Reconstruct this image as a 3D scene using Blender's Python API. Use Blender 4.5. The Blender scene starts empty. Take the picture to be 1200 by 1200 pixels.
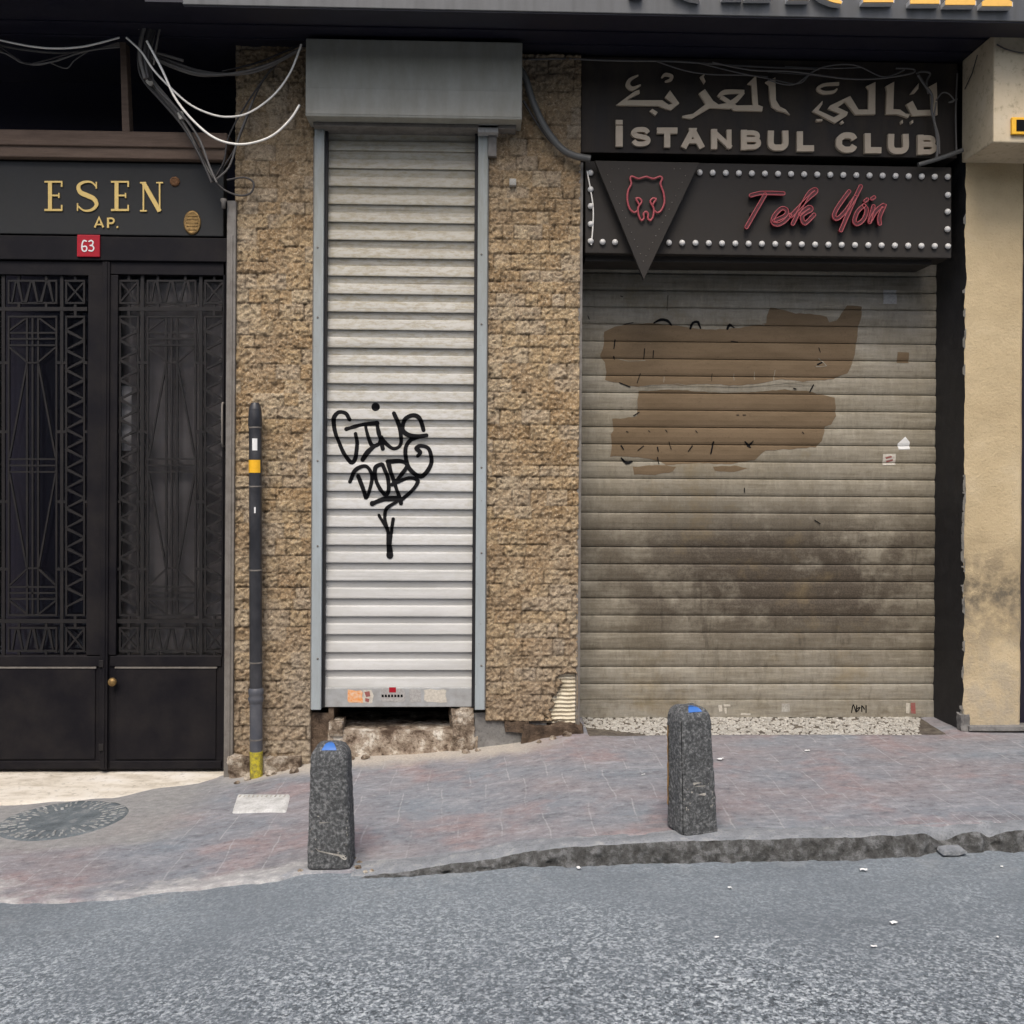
import bpy, bmesh, math, random
import numpy as np
from mathutils import Vector, noise as mnoise
random.seed(7); RNG = np.random.default_rng(11)
SC = bpy.context.scene; COL = SC.collection
R = math.radians

# ------------------------------------------------------------------ camera model
F = 1200.0; CX = 600.0; CY = 555.0
YAW, ROLL = R(1.8), R(0.35)
DIST = 6.0; CAMZ = 1.6
CAM = Vector((-DIST*math.tan(YAW), -DIST, CAMZ))
fwd = Vector((math.sin(YAW), math.cos(YAW), 0))
r0 = Vector((math.cos(YAW), -math.sin(YAW), 0)); zz = Vector((0, 0, 1))
right = r0*math.cos(ROLL) + zz*math.sin(ROLL)
up = zz*math.cos(ROLL) - r0*math.sin(ROLL)
def W(px, py, Y=0.0):
    """point of the real vertical plane at depth Y that a photo pixel shows"""
    d = fwd + right*((px-CX)/F) - up*((py-CY)/F)
    return CAM + d*((Y-CAM.y)/d.y)
def wx(px, py, Y=0.0): return W(px, py, Y).x
def wz(px, py, Y=0.0): return W(px, py, Y).z

# ------------------------------------------------------------------ objects
def thing(name, label, cat, loc=(0, 0, 0), group=None):
    o = bpy.data.objects.new(name, None); COL.objects.link(o)
    o.location = loc; o['label'] = label; o['category'] = cat
    o.empty_display_size = 0.1
    if group: o['group'] = group
    return o
class MB:
    def __init__(s): s.v = []; s.f = []; s.sm = []
    def add(s, vs, fs, smooth=False):
        b = len(s.v); s.v += [tuple(p) for p in vs]
        s.f += [tuple(i+b for i in f) for f in fs]; s.sm += [smooth]*len(fs)
    def box(s, x0, x1, y0, y1, z0, z1):
        if x0 > x1: x0, x1 = x1, x0
        if y0 > y1: y0, y1 = y1, y0
        if z0 > z1: z0, z1 = z1, z0
        s.add([(x0,y0,z0),(x1,y0,z0),(x1,y1,z0),(x0,y1,z0),(x0,y0,z1),(x1,y0,z1),(x1,y1,z1),(x0,y1,z1)],
              [(0,3,2,1),(4,5,6,7),(0,1,5,4),(1,2,6,5),(2,3,7,6),(3,0,4,7)])
    def pbox(s, x0, y0, x1, y1, Yf, Yb):
        xm, ym = (x0+x1)/2, (y0+y1)/2
        s.box(wx(x0, ym, Yf), wx(x1, ym, Yf), Yf, Yb, wz(xm, y1, Yf), wz(xm, y0, Yf))
    def prism(s, pts, Yf, Yb):
        """polygon in photo pixels on the plane Yf, extruded back to Yb"""
        n = len(pts)
        a = sum(pts[i][0]*pts[(i+1) % n][1]-pts[(i+1) % n][0]*pts[i][1] for i in range(n))
        if a > 0: pts = pts[::-1]
        A = [W(p[0], p[1], Yf) for p in pts]
        s.add(A+[(p.x, Yb, p.z) for p in A],
              [tuple(range(n)), tuple(range(2*n-1, n-1, -1))]+[(i, i+n, (i+1) % n+n, (i+1) % n) for i in range(n)])
    def ribbon(s, pts, w, Yf, Yb, cap='square', n=5, closed=False, sm=True):
        L, Rr = offset_lines(pts, w, cap, n if sm else 0, closed)
        k = len(L)
        A = [W(p[0], p[1], Yf) for p in L]; B = [W(p[0], p[1], Yf) for p in Rr]
        vs = A+B+[(p.x, Yb, p.z) for p in A]+[(p.x, Yb, p.z) for p in B]
        fs = []
        rng = range(k if closed else k-1)
        for i in rng:
            j = (i+1) % k
            fs += [(i, j, k+j, k+i), (2*k+i, 2*k+j, j, i), (k+i, k+j, 3*k+j, 3*k+i)]
        if not closed: fs += [(0, k, 3*k, 2*k), (k-1, 3*k-1, 4*k-1, 2*k-1)]
        s.add(vs, fs)
    def tube(s, pts, r, seg=8, closed=False, smooth=True):
        pts = [Vector(p) for p in pts]; n = len(pts)
        rs = r if isinstance(r, (list, tuple)) else [r]*n
        vs = []; prev = None
        for i, p in enumerate(pts):
            if closed: t = (pts[(i+1) % n]-pts[i-1])
            else: t = pts[min(i+1, n-1)]-pts[max(i-1, 0)]
            if t.length < 1e-9: t = Vector((0, 0, 1))
            t.normalize()
            a = prev if prev is not None else (Vector((0, 1, 0)) if abs(t.y) < .9 else Vector((1, 0, 0)))
            u = (a-t*a.dot(t))
            if u.length < 1e-6: u = t.orthogonal()
            u.normalize(); v = t.cross(u); prev = u
            for k in range(seg):
                an = 2*math.pi*k/seg
                vs.append(p+(u*math.cos(an)+v*math.sin(an))*rs[i])
        fs = []
        for i in range(n if closed else n-1):
            j = (i+1) % n
            for k in range(seg):
                l = (k+1) % seg
                fs.append((i*seg+k, i*seg+l, j*seg+l, j*seg+k))
        s.add(vs, fs, smooth)
        if not closed:
            s.add(vs[:seg], [tuple(range(seg-1, -1, -1))]); s.add(vs[-seg:], [tuple(range(seg))])
    def lathe(s, prof, c, axis='y', seg=20):
        """prof = [(radius, along)] about an axis through c"""
        vs = []
        for r, a in prof:
            for k in range(seg):
                an = 2*math.pi*k/seg; q = (r*math.cos(an), r*math.sin(an))
                vs.append((c[0]+q[0], c[1]+a, c[2]+q[1]) if axis == 'y' else (c[0]+q[0], c[1]+q[1], c[2]+a))
        fs = []
        for i in range(len(prof)-1):
            for k in range(seg):
                l = (k+1) % seg; fs.append((i*seg+k, i*seg+l, (i+1)*seg+l, (i+1)*seg+k))
        fs.append(tuple(range(seg))); fs.append(tuple(range(len(vs)-1, len(vs)-1-seg, -1)))
        s.add(vs, fs, True)
    def grid(s, P, flip=False, smooth=True):
        """P: array (n, m, 3)"""
        n, m = P.shape[:2]; b = len(s.v)
        s.v += [tuple(p) for p in P.reshape(-1, 3)]
        idx = np.arange(n*m).reshape(n, m)+b
        q = np.stack([idx[:-1, :-1], idx[:-1, 1:], idx[1:, 1:], idx[1:, :-1]], -1).reshape(-1, 4)
        if flip: q = q[:, ::-1]
        s.f += [tuple(int(i) for i in r) for r in q]; s.sm += [smooth]*len(q)
    def build(s, name, mat, parent=None, label=None, bevel=0, recalc=False):
        me = bpy.data.meshes.new(name)
        o0 = Vector(parent_world(parent)) if parent else Vector((0, 0, 0))
        me.from_pydata([(p[0]-o0.x, p[1]-o0.y, p[2]-o0.z) for p in s.v], [], s.f)
        me.polygons.foreach_set('use_smooth', s.sm)
        me.materials.append(mat)
        if recalc:
            bm = bmesh.new(); bm.from_mesh(me); bmesh.ops.recalc_face_normals(bm, faces=bm.faces); bm.to_mesh(me); bm.free()
        me.update()
        o = bpy.data.objects.new(name, me); COL.objects.link(o)
        if parent: o.parent = parent
        if label: o['label'] = label
        if bevel:
            md = o.modifiers.new('bevel', 'BEVEL'); md.width = bevel; md.segments = 2; md.limit_method = 'ANGLE'; md.angle_limit = R(40)
        return o
def parent_world(p):
    v = Vector((0, 0, 0))
    while p is not None: v += p.location; p = p.parent
    return v
def top(o, label, cat, group=None):
    o['label'] = label; o['category'] = cat
    if group: o['group'] = group
    return o
def structure(o): o['kind'] = 'structure'; return o

def catmull(pts, n=6, closed=False):
    if len(pts) < 3 or n == 0: return [tuple(p) for p in pts]
    P = [np.array(p, float) for p in pts]; out = []
    N = len(P)
    for i in range(N if closed else N-1):
        if closed: p0, p1, p2, p3 = P[i-1], P[i], P[(i+1) % N], P[(i+2) % N]
        else: p0, p1, p2, p3 = P[max(i-1, 0)], P[i], P[i+1], P[min(i+2, N-1)]
        for k in range(n):
            t = k/n
            out.append(tuple(.5*((2*p1)+(-p0+p2)*t+(2*p0-5*p1+4*p2-p3)*t*t+(-p0+3*p1-3*p2+p3)*t**3)))
    if not closed: out.append(tuple(P[-1]))
    return out
def offset_lines(pts, w, cap='square', n=5, closed=False):
    C = catmull(pts, n, closed)
    ws = [w]*len(C)
    if isinstance(w, (list, tuple)):
        ws = [float(np.interp(i/(len(C)-1), np.linspace(0, 1, len(w)), w)) for i in range(len(C))]
    C = [np.array(c) for c in C]; N = len(C); D = []
    for i in range(N):
        t = (C[(i+1) % N]-C[i-1]) if closed else (C[min(i+1, N-1)]-C[max(i-1, 0)])
        t = t/(np.linalg.norm(t)+1e-9); D.append(t)
    if not closed and cap == 'square':
        C[0] = C[0]-D[0]*ws[0]/2; C[-1] = C[-1]+D[-1]*ws[-1]/2
    elif not closed and cap == 'round':
        pre = []; post = []
        for a in (80, 60, 35, 12):
            pre.append((C[0]-D[0]*ws[0]/2*math.sin(R(a)), D[0], ws[0]*math.cos(R(a))))
            post.append((C[-1]+D[-1]*ws[-1]/2*math.sin(R(a)), D[-1], ws[-1]*math.cos(R(a))))
        post = post[::-1]
        C = [q[0] for q in pre]+C+[q[0] for q in post]; D = [q[1] for q in pre]+D+[q[1] for q in post]
        ws = [q[2] for q in pre]+ws+[q[2] for q in post]
    L = []; Rr = []
    for i, (c, d) in enumerate(zip(C, D)):
        nn = np.array((-d[1], d[0])); k = 1.0
        if 0 < i < len(C)-1 or closed:
            a = C[i]-C[i-1]; a = a/(np.linalg.norm(a)+1e-9); cs = max(.55, abs(float(np.dot(a, d)))); k = 1/cs
        L.append(c+nn*ws[i]/2*k); Rr.append(c-nn*ws[i]/2*k)
    return L, Rr

# ------------------------------------------------------------------ numpy noise
def vnoise(x, y, seed=0):
    x = np.asarray(x, float); y = np.asarray(y, float)
    xi = np.floor(x).astype(np.int64); yi = np.floor(y).astype(np.int64)
    fx = x-xi; fy = y-yi; fx = fx*fx*(3-2*fx); fy = fy*fy*(3-2*fy)
    def h(a, b):
        n = (a*374761393+b*668265263+seed*1442695041) & 0x7fffffff
        n = ((n ^ (n >> 13))*1274126177) & 0x7fffffff
        return ((n ^ (n >> 16)) & 0xffff)/65535.0
    return (h(xi, yi)*(1-fx)+h(xi+1, yi)*fx)*(1-fy)+(h(xi, yi+1)*(1-fx)+h(xi+1, yi+1)*fx)*fy
def fbm(x, y, o=4, seed=0, g=.5):
    s = 0; a = 1; t = 0
    for i in range(o):
        s = s+a*vnoise(x*2**i, y*2**i, seed+i*17); t += a; a *= g
    return s/t

# ------------------------------------------------------------------ materials
def lin(c):
    return tuple((x/255/12.92 if x/255 <= .04045 else ((x/255+.055)/1.055)**2.4) for x in c)
class NT:
    def __init__(s, name):
        s.m = bpy.data.materials.new(name); s.m.use_nodes = True
        s.t = s.m.node_tree; s.n = s.t.nodes; s.n.clear()
        s.out = s.n.new('ShaderNodeOutputMaterial'); s.b = s.n.new('ShaderNodeBsdfPrincipled')
        s.l(s.b.outputs[0], s.out.inputs[0])
        s.geo = s.n.new('ShaderNodeNewGeometry'); s.pos = s.geo.outputs['Position']
    def l(s, a, b): s.t.links.new(a, b)
    def put(s, v, sock):
        if hasattr(v, 'is_output'): s.l(v, sock)
        elif isinstance(v, (tuple, list)): sock.default_value = (v[0], v[1], v[2], 1) if len(sock.default_value) == 4 else v
        else: sock.default_value = v
    def vec(s, sc=(1, 1, 1), rot=(0, 0, 0), off=(0, 0, 0), src=None):
        m = s.n.new('ShaderNodeMapping'); s.l(src or s.pos, m.inputs[0])
        m.inputs['Scale'].default_value = sc; m.inputs['Rotation'].default_value = rot; m.inputs['Location'].default_value = off
        return m.outputs[0]
    def noise(s, scale, detail=4, rough=.55, vec=None, dist=0):
        n = s.n.new('ShaderNodeTexNoise'); s.l(vec or s.pos, n.inputs['Vector'])
        n.inputs['Scale'].default_value = scale; n.inputs['Detail'].default_value = detail
        n.inputs['Roughness'].default_value = rough; n.inputs['Distortion'].default_value = dist
        return n.outputs['Fac']
    def vor(s, scale, feat='F1', vec=None, out='Distance', rnd=1):
        n = s.n.new('ShaderNodeTexVoronoi'); s.l(vec or s.pos, n.inputs['Vector']); n.feature = feat
        n.inputs['Scale'].default_value = scale; n.inputs['Randomness'].default_value = rnd
        return n.outputs[out]
    def ramp(s, fac, stops):
        r = s.n.new('ShaderNodeValToRGB'); s.put(fac, r.inputs[0]); e = r.color_ramp.elements
        while len(e) < len(stops): e.new(.5)
        for el, (p, c) in zip(e, stops):
            el.position = p; c = (c, c, c) if not isinstance(c, (tuple, list)) else c; el.color = (*c, 1)
        return r.outputs[0]
    def mix(s, fac, a, b, mode='MIX'):
        m = s.n.new('ShaderNodeMix'); m.data_type = 'RGBA'; m.blend_type = mode
        s.put(fac, m.inputs[0]); s.put(a, m.inputs[6]); s.put(b, m.inputs[7]); return m.outputs[2]
    def math(s, op, a, b=0.0, c=0.0, clamp=False):
        m = s.n.new('ShaderNodeMath'); m.operation = op; m.use_clamp = clamp
        s.put(a, m.inputs[0]); s.put(b, m.inputs[1]); s.put(c, m.inputs[2]); return m.outputs[0]
    def rng(s, v, a, b, c=0.0, d=1.0):
        m = s.n.new('ShaderNodeMapRange'); s.put(v, m.inputs[0])
        for i, q in enumerate((a, b, c, d)): m.inputs[i+1].default_value = q
        return m.outputs[0]
    def xyz(s):
        n = s.n.new('ShaderNodeSeparateXYZ'); s.l(s.pos, n.inputs[0]); return n.outputs
    def bump(s, h, strength=.4, dist=.01):
        b = s.n.new('ShaderNodeBump'); b.inputs['Strength'].default_value = strength; b.inputs['Distance'].default_value = dist
        s.put(h, b.inputs['Height']); s.l(b.outputs[0], s.b.inputs['Normal'])
    def done(s, col, rough=.6, metal=0, spec=.5):
        s.put(col, s.b.inputs['Base Color']); s.put(rough, s.b.inputs['Roughness']); s.put(metal, s.b.inputs['Metallic'])
        s.b.inputs['Specular IOR Level'].default_value = spec
        return s.m
def worn(name, c, c2=None, rough=.6, metal=0, scale=9, amt=.5, bump=.15, spec=.4, stretch=(1, 1, 1)):
    """paint or metal with soft dirt, streaks and fine grain"""
    t = NT(name); c2 = c2 or tuple(x*.55 for x in c)
    v = t.vec(stretch)
    n1 = t.noise(scale, 6, .62, v); n2 = t.noise(scale*9, 3, .6)
    f = t.math('MULTIPLY', t.rng(n1, .38, .7), amt)
    col = t.mix(f, c, c2)
    col = t.mix(t.math('MULTIPLY', t.rng(n2, .3, .75), .25), col, tuple(x*.7 for x in c))
    t.bump(n2, bump, .004)
    return t.done(col, t.rng(n1, .3, .7, rough-.08, rough+.12), metal, spec)
def plain(name, c, rough=.5, metal=0, spec=.5):
    t = NT(name); n = t.noise(40, 3)
    return t.done(t.mix(t.rng(n, .35, .7, 0, .35), c, tuple(x*.72 for x in c)), rough, metal, spec)

M = {}
def mk_stone():
    t = NT('split_face_stone')
    a = t.n.new('ShaderNodeAttribute'); a.attribute_name = 'tint'
    sep = t.n.new('ShaderNodeSeparateColor'); t.l(a.outputs['Color'], sep.inputs[0])
    tile, cav = sep.outputs[0], sep.outputs[1]
    n1 = t.noise(2.2, 5, .6); n2 = t.noise(75, 5, .75); n3 = t.noise(150, 3, .75); n4 = t.noise(20, 4, .7)
    c = t.ramp(tile, [(0, (.32, .215, .11)), (.3, (.40, .278, .15)), (.6, (.455, .335, .19)), (.8, (.42, .33, .225)), (1, (.52, .41, .265))])
    c = t.mix(t.rng(n1, .45, .68, 0, .45), c, (.36, .31, .24))
    c = t.mix(t.rng(n4, .47, .33, 0, .6), c, (.19, .135, .08))
    c = t.mix(t.rng(n2, .53, .68, 0, .85), c, (.72, .60, .43))
    c = t.mix(t.rng(n2, .47, .31, 0, .85), c, (.15, .10, .06))
    c = t.mix(t.rng(n3, .48, .3, 0, .5), c, (.12, .085, .055))
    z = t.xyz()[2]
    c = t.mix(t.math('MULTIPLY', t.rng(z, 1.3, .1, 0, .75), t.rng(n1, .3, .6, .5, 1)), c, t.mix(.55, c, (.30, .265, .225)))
    c = t.mix(t.math('MULTIPLY', t.rng(z, 2.9, 3.7, 0, .4), t.rng(n2, .25, .6, .5, 1)), c, (.16, .12, .085))  # shade below the canopy put into the stone colour
    c = t.mix(cav, c, (.05, .035, .024))
    t.bump(t.math('ADD', n2, t.math('MULTIPLY', n3, .6)), .7, .009)
    return t.done(c, .9, 0, .2)
M['stone'] = mk_stone()

def mk_asphalt():
    t = NT('worn_asphalt')
    n0 = t.noise(1.1, 4, .6); n1 = t.noise(75, 3, .75)
    g = t.noise(50, 4, .8, None, .3); g2 = t.noise(105, 2, .7, t.vec((1, 1, 1), off=(3, 8, 1)))
    cc = t.n.new('ShaderNodeSeparateColor'); t.l(t.vor(105, 'F1', None, 'Color'), cc.inputs[0])
    g = t.math('ADD', t.math('MULTIPLY', g, .62), t.math('MULTIPLY', t.math('ADD', t.math('MULTIPLY', cc.outputs[0], .45), .275), .38))
    stone = t.ramp(g, [(.35, (.040, .047, .053)), (.45, (.110, .128, .141)), (.53, (.235, .264, .284)), (.61, (.54, .575, .59))])
    stone = t.mix(t.rng(g2, .38, .25, 0, .8), stone, (.07, .077, .083))
    stone = t.mix(t.rng(g2, .62, .75, 0, .8), stone, (.58, .59, .59))
    y = t.xyz()[1]
    near = t.rng(t.math('ADD', y, t.math('MULTIPLY', n0, .8)), -1.65, -2.5, .25, 1)
    fine = t.ramp(n1, [(.3, (.155, .18, .20)), (.7, (.255, .288, .31))])
    c = t.mix(near, fine, stone)
    c = t.mix(t.rng(n0, .42, .66, 0, .45), c, (.13, .148, .165))
    nl = t.noise(.9, 5, .65, t.vec((.35, 1.6, 1), off=(2, 9, 0))); c = t.mix(t.rng(nl, .55, .68, 0, .35), c, (.09, .10, .11))
    n4 = t.noise(5, 5, .7)
    c = t.mix(t.math('MULTIPLY', t.rng(n4, .52, .7, 0, .4), t.rng(y, -2.1, -1.8)), c, (.36, .37, .365))
    n5 = t.noise(9, 3, .6, t.vec((1, 1.6, 1), off=(3, 1, 0)))
    c = t.mix(t.rng(n5, .70, .76, 0, .45), c, (.07, .075, .08))
    t.bump(t.math('ADD', t.math('MULTIPLY', n1, .5), g), .6, .008)
    return t.done(c, .85, 0, .3)
M['asphalt'] = mk_asphalt()

def mk_pave():
    t = NT('stamped_pavement'); x, y, z = t.xyz()
    w = t.math('MULTIPLY', t.math('SUBTRACT', t.noise(1.6, 3, .6), .5), .10)
    row = t.math('FLOOR', t.math('DIVIDE', t.math('ADD', y, 9), .46))
    def lines(sp, wd, off):
        f = t.math('FRACT', t.math('ADD', t.math('DIVIDE', t.math('ADD', x, w), sp), t.math('MULTIPLY', row, off)))
        return t.math('LESS_THAN', t.math('ABSOLUTE', t.math('SUBTRACT', f, .5)), wd/sp)
    m1 = lines(.205, .0036, .37)
    fy = t.math('FRACT', t.math('DIVIDE', t.math('ADD', t.math('ADD', y, 9), t.math('MULTIPLY', w, .6)), .155))
    m2 = t.math('LESS_THAN', t.math('ABSOLUTE', t.math('SUBTRACT', fy, .5)), .016)
    ks = t.math('FRACT', t.math('DIVIDE', x, .078)); m3 = t.math('LESS_THAN', t.math('ABSOLUTE', t.math('SUBTRACT', ks, .5)), .03)
    m3 = t.math('MULTIPLY', m3, t.math('MULTIPLY', t.rng(y, -1.50, -1.56), t.rng(x, 1.1, 1.4)))
    n0 = t.noise(1.25, 4, .6, t.vec((1, 1.8, 1))); n1 = t.noise(6, 6, .72, t.vec((.75, 1.5, 1))); n2 = t.noise(70, 4, .75); n3 = t.noise(2.2, 3, .6, t.vec((1, 1, 1), off=(5, 2, 0)))
    n6 = t.noise(24, 5, .78, t.vec((.8, 1.15, 1)))
    c = t.ramp(n0, [(.3, (.205, .235, .265)), (.5, (.23, .232, .25)), (.64, (.25, .222, .228)), (.8, (.225, .232, .25))])
    c = t.mix(t.math('MULTIPLY', t.rng(n3, .53, .63, 0, .7), t.rng(n1, .33, .6)), c, (.30, .20, .19))
    c = t.mix(t.rng(n1, .53, .70, 0, .7), c, (.37, .375, .39))
    c = t.mix(t.rng(n1, .45, .32, 0, .65), c, (.12, .12, .13))
    c = t.mix(t.rng(n6, .53, .68, 0, .65), c, (.41, .41, .415))
    c = t.mix(t.rng(n6, .46, .33, 0, .65), c, (.105, .105, .112))
    c = t.mix(t.rng(n2, .55, .72, 0, .3), c, (.38, .38, .38))
    c = t.mix(t.rng(n2, .42, .28, 0, .4), c, (.11, .112, .12))
    lm = t.noise(2.6, 3, .6, t.vec((1, 1, 1), off=(9, 4, 0)))
    jm = t.math('MULTIPLY', m1, t.math('MULTIPLY', t.rng(lm, .42, .56, .15, .9), t.rng(n6, .40, .52, .3, 1)))
    jm = t.math('MAXIMUM', jm, t.math('MULTIPLY', m2, t.rng(lm, .5, .65, .10, .42)))
    jm = t.math('MAXIMUM', jm, t.math('MULTIPLY', m3, .7))
    c = t.mix(t.math('MULTIPLY', jm, .75), c, (.39, .39, .39))
    near = t.math('MULTIPLY', t.rng(t.math('ADD', y, t.math('MULTIPLY', t.noise(3, 5, .65), .5)), -.02, .16), t.rng(x, .35, .0))
    near = t.math('MULTIPLY', near, t.rng(x, -1.75, -1.4))
    c = t.mix(near, c, t.ramp(n2, [(.3, (.33, .30, .26)), (.7, (.56, .51, .44))]))
    en = t.noise(2.6, 6, .7, t.vec((1, 1.4, 1), off=(2, 6, 0)))
    ed = t.math('MULTIPLY', t.rng(t.math('ADD', y, t.math('MULTIPLY', t.math('SUBTRACT', en, .5), 1.3)), -1.58, -1.70), t.rng(x, -.78, -1.0))
    c = t.mix(t.math('MULTIPLY', ed, .85), c, t.ramp(n6, [(.3, (.27, .268, .262)), (.55, (.41, .405, .395)), (.72, (.66, .645, .62))]))
    gp = t.math('MULTIPLY', t.rng(x, -1.55, -1.8), t.rng(t.math('ADD', y, t.math('MULTIPLY', n1, .3)), -.98, -.88))
    c = t.mix(t.math('MULTIPLY', gp, .85), c, t.ramp(n6, [(.3, (.20, .20, .195)), (.7, (.36, .355, .34))]))
    t.bump(t.math('ADD', t.math('MULTIPLY', n2, .6), t.math('ADD', t.math('MULTIPLY', n1, .6), t.math('MULTIPLY', n6, .5))), .5, .012)
    return t.done(c, .8, 0, .3)
M['pavement'] = mk_pave()

def mk_rough(name, stops, scale=14, bump=.8, dist=.02, rough=.92, spec=.2, stretch=(1, 1, 1), speck=None):
    t = NT(name); n1 = t.noise(scale, 6, .65, t.vec(stretch)); n2 = t.noise(scale*8, 4, .7)
    c = t.ramp(n1, stops)
    c = t.mix(t.rng(n2, .45, .25, 0, .6), c, tuple(x*.4 for x in stops[0][1]))
    if speck:
        n3 = t.noise(scale*2.3, 4, .75, t.vec((1, 1, 1), off=(4, 7, 2)))
        c = t.mix(t.rng(n3, speck[0], speck[0]+.05, 0, .8), c, speck[1])
    t.bump(t.math('ADD', n1, t.math('MULTIPLY', n2, .5)), bump, dist)
    return t.done(c, rough, 0, spec)
M['kerb'] = mk_rough('kerb_concrete', [(.32, (.055, .053, .05)), (.50, (.125, .125, .12)), (.68, (.27, .275, .275))], 24, 1, .015)
M['kerb_top'] = mk_rough('kerb_cement', [(.3, (.22, .235, .25)), (.55, (.31, .325, .34)), (.75, (.46, .46, .45))], 14)
M['bollard'] = mk_rough('basalt_concrete', [(.30, (.055, .057, .058)), (.5, (.125, .13, .131)), (.66, (.31, .315, .315))], 75, 1, .008, .85, .3, speck=(.70, (.42, .42, .41)))
M['rubble'] = mk_rough('broken_plaster', [(.36, (.10, .07, .05)), (.5, (.34, .27, .20)), (.62, (.70, .62, .51))], 13, 1, .03)
M['sill'] = mk_rough('flaking_sill', [(.40, (.10, .07, .05)), (.47, (.28, .22, .165)), (.56, (.44, .37, .29)), (.64, (.74, .69, .60))], 9, .9, .02)
M['cement'] = mk_rough('grey_cement', [(.3, (.15, .147, .14)), (.55, (.22, .215, .205)), (.8, (.3, .29, .275))], 9, .5, .012)
M['brown_base'] = mk_rough('earthy_base', [(.3, (.055, .04, .03)), (.55, (.14, .10, .07)), (.8, (.25, .19, .14))], 14, .9, .02)
M['glue'] = mk_rough('bare_adhesive', [(.3, (.38, .33, .23)), (.5, (.62, .56, .43)), (.75, (.74, .69, .56))], 12, .4, .01)
M['marble'] = mk_rough('worn_marble', [(.3, (.42, .37, .29)), (.5, (.66, .61, .52)), (.72, (.74, .71, .65))], 4, .2, .008, .6, .4, stretch=(1, 2.5, 1))
M['pebble'] = mk_rough('white_pebble', [(.3, (.26, .245, .21)), (.55, (.44, .42, .375)), (.8, (.58, .57, .52))], 22, .3, .006)
M['pebble_bed'] = mk_rough('pebble_bed', [(.3, (.06, .05, .042)), (.6, (.15, .13, .105)), (.8, (.25, .22, .18))], 22, .6, .01)

def mk_plaster():
    t = NT('beige_plaster'); n1 = t.noise(2.2, 6, .65); n2 = t.noise(60, 5, .7); n3 = t.noise(7, 5, .7)
    x, y, z = t.xyz()
    c = t.ramp(n1, [(.3, (.44, .345, .205)), (.55, (.52, .415, .255)), (.75, (.58, .485, .325))])
    c = t.mix(t.rng(n2, .45, .28, 0, .35), c, (.3, .22, .13))
    smear = t.math('MULTIPLY', t.rng(t.math('ABSOLUTE', t.math('SUBTRACT', z, .90)), .36, .02), t.rng(n3, .36, .58))
    c = t.mix(t.math('MULTIPLY', smear, .85), c, (.085, .075, .06))
    c = t.mix(t.math('MULTIPLY', t.rng(z, 1.0, .3), t.rng(n3, .45, .6, 0, .5)), c, (.30, .27, .22))
    c = t.mix(t.math('MULTIPLY', t.rng(z, .6, .1), .35), c, (.50, .45, .36))
    t.bump(t.math('ADD', n2, t.math('MULTIPLY', n3, .8)), .55, .012)
    return t.done(c, .9, 0, .2)
M['plaster'] = mk_plaster()
M['corbel'] = mk_rough('pale_corbel_plaster', [(.3, (.42, .35, .235)), (.55, (.54, .455, .32)), (.8, (.60, .52, .39))], 3.5, .25, .008)

def mk_shutter_white():
    t = NT('dirty_white_slats'); x, y, z = t.xyz()
    n1 = t.noise(3.0, 5, .6, t.vec((.5, 1, 3))); n2 = t.noise(34, 6, .75, t.vec((.5, 1, 1.5))); n3 = t.noise(7, 5, .7, t.vec((.10, 1, 6)))
    n4 = t.noise(90, 3, .6)
    c = t.mix(t.rng(n1, .35, .65), (.43, .43, .415), (.53, .53, .515))
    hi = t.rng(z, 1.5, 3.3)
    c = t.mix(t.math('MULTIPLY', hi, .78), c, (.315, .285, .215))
    # grime that settles on the swell of each slat, heavier high up
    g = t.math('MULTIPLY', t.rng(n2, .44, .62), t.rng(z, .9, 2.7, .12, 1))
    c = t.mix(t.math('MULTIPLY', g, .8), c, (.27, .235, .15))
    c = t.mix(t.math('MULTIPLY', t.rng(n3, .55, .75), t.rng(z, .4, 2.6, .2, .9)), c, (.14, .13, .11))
    c = t.mix(t.rng(n4, .62, .75, 0, .3), c, (.35, .33, .3))
    t.bump(n2, .12, .004)
    return t.done(c, t.rng(n2, .3, .7, .42, .6), 0, .5)
M['slats_white'] = mk_shutter_white()
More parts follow.
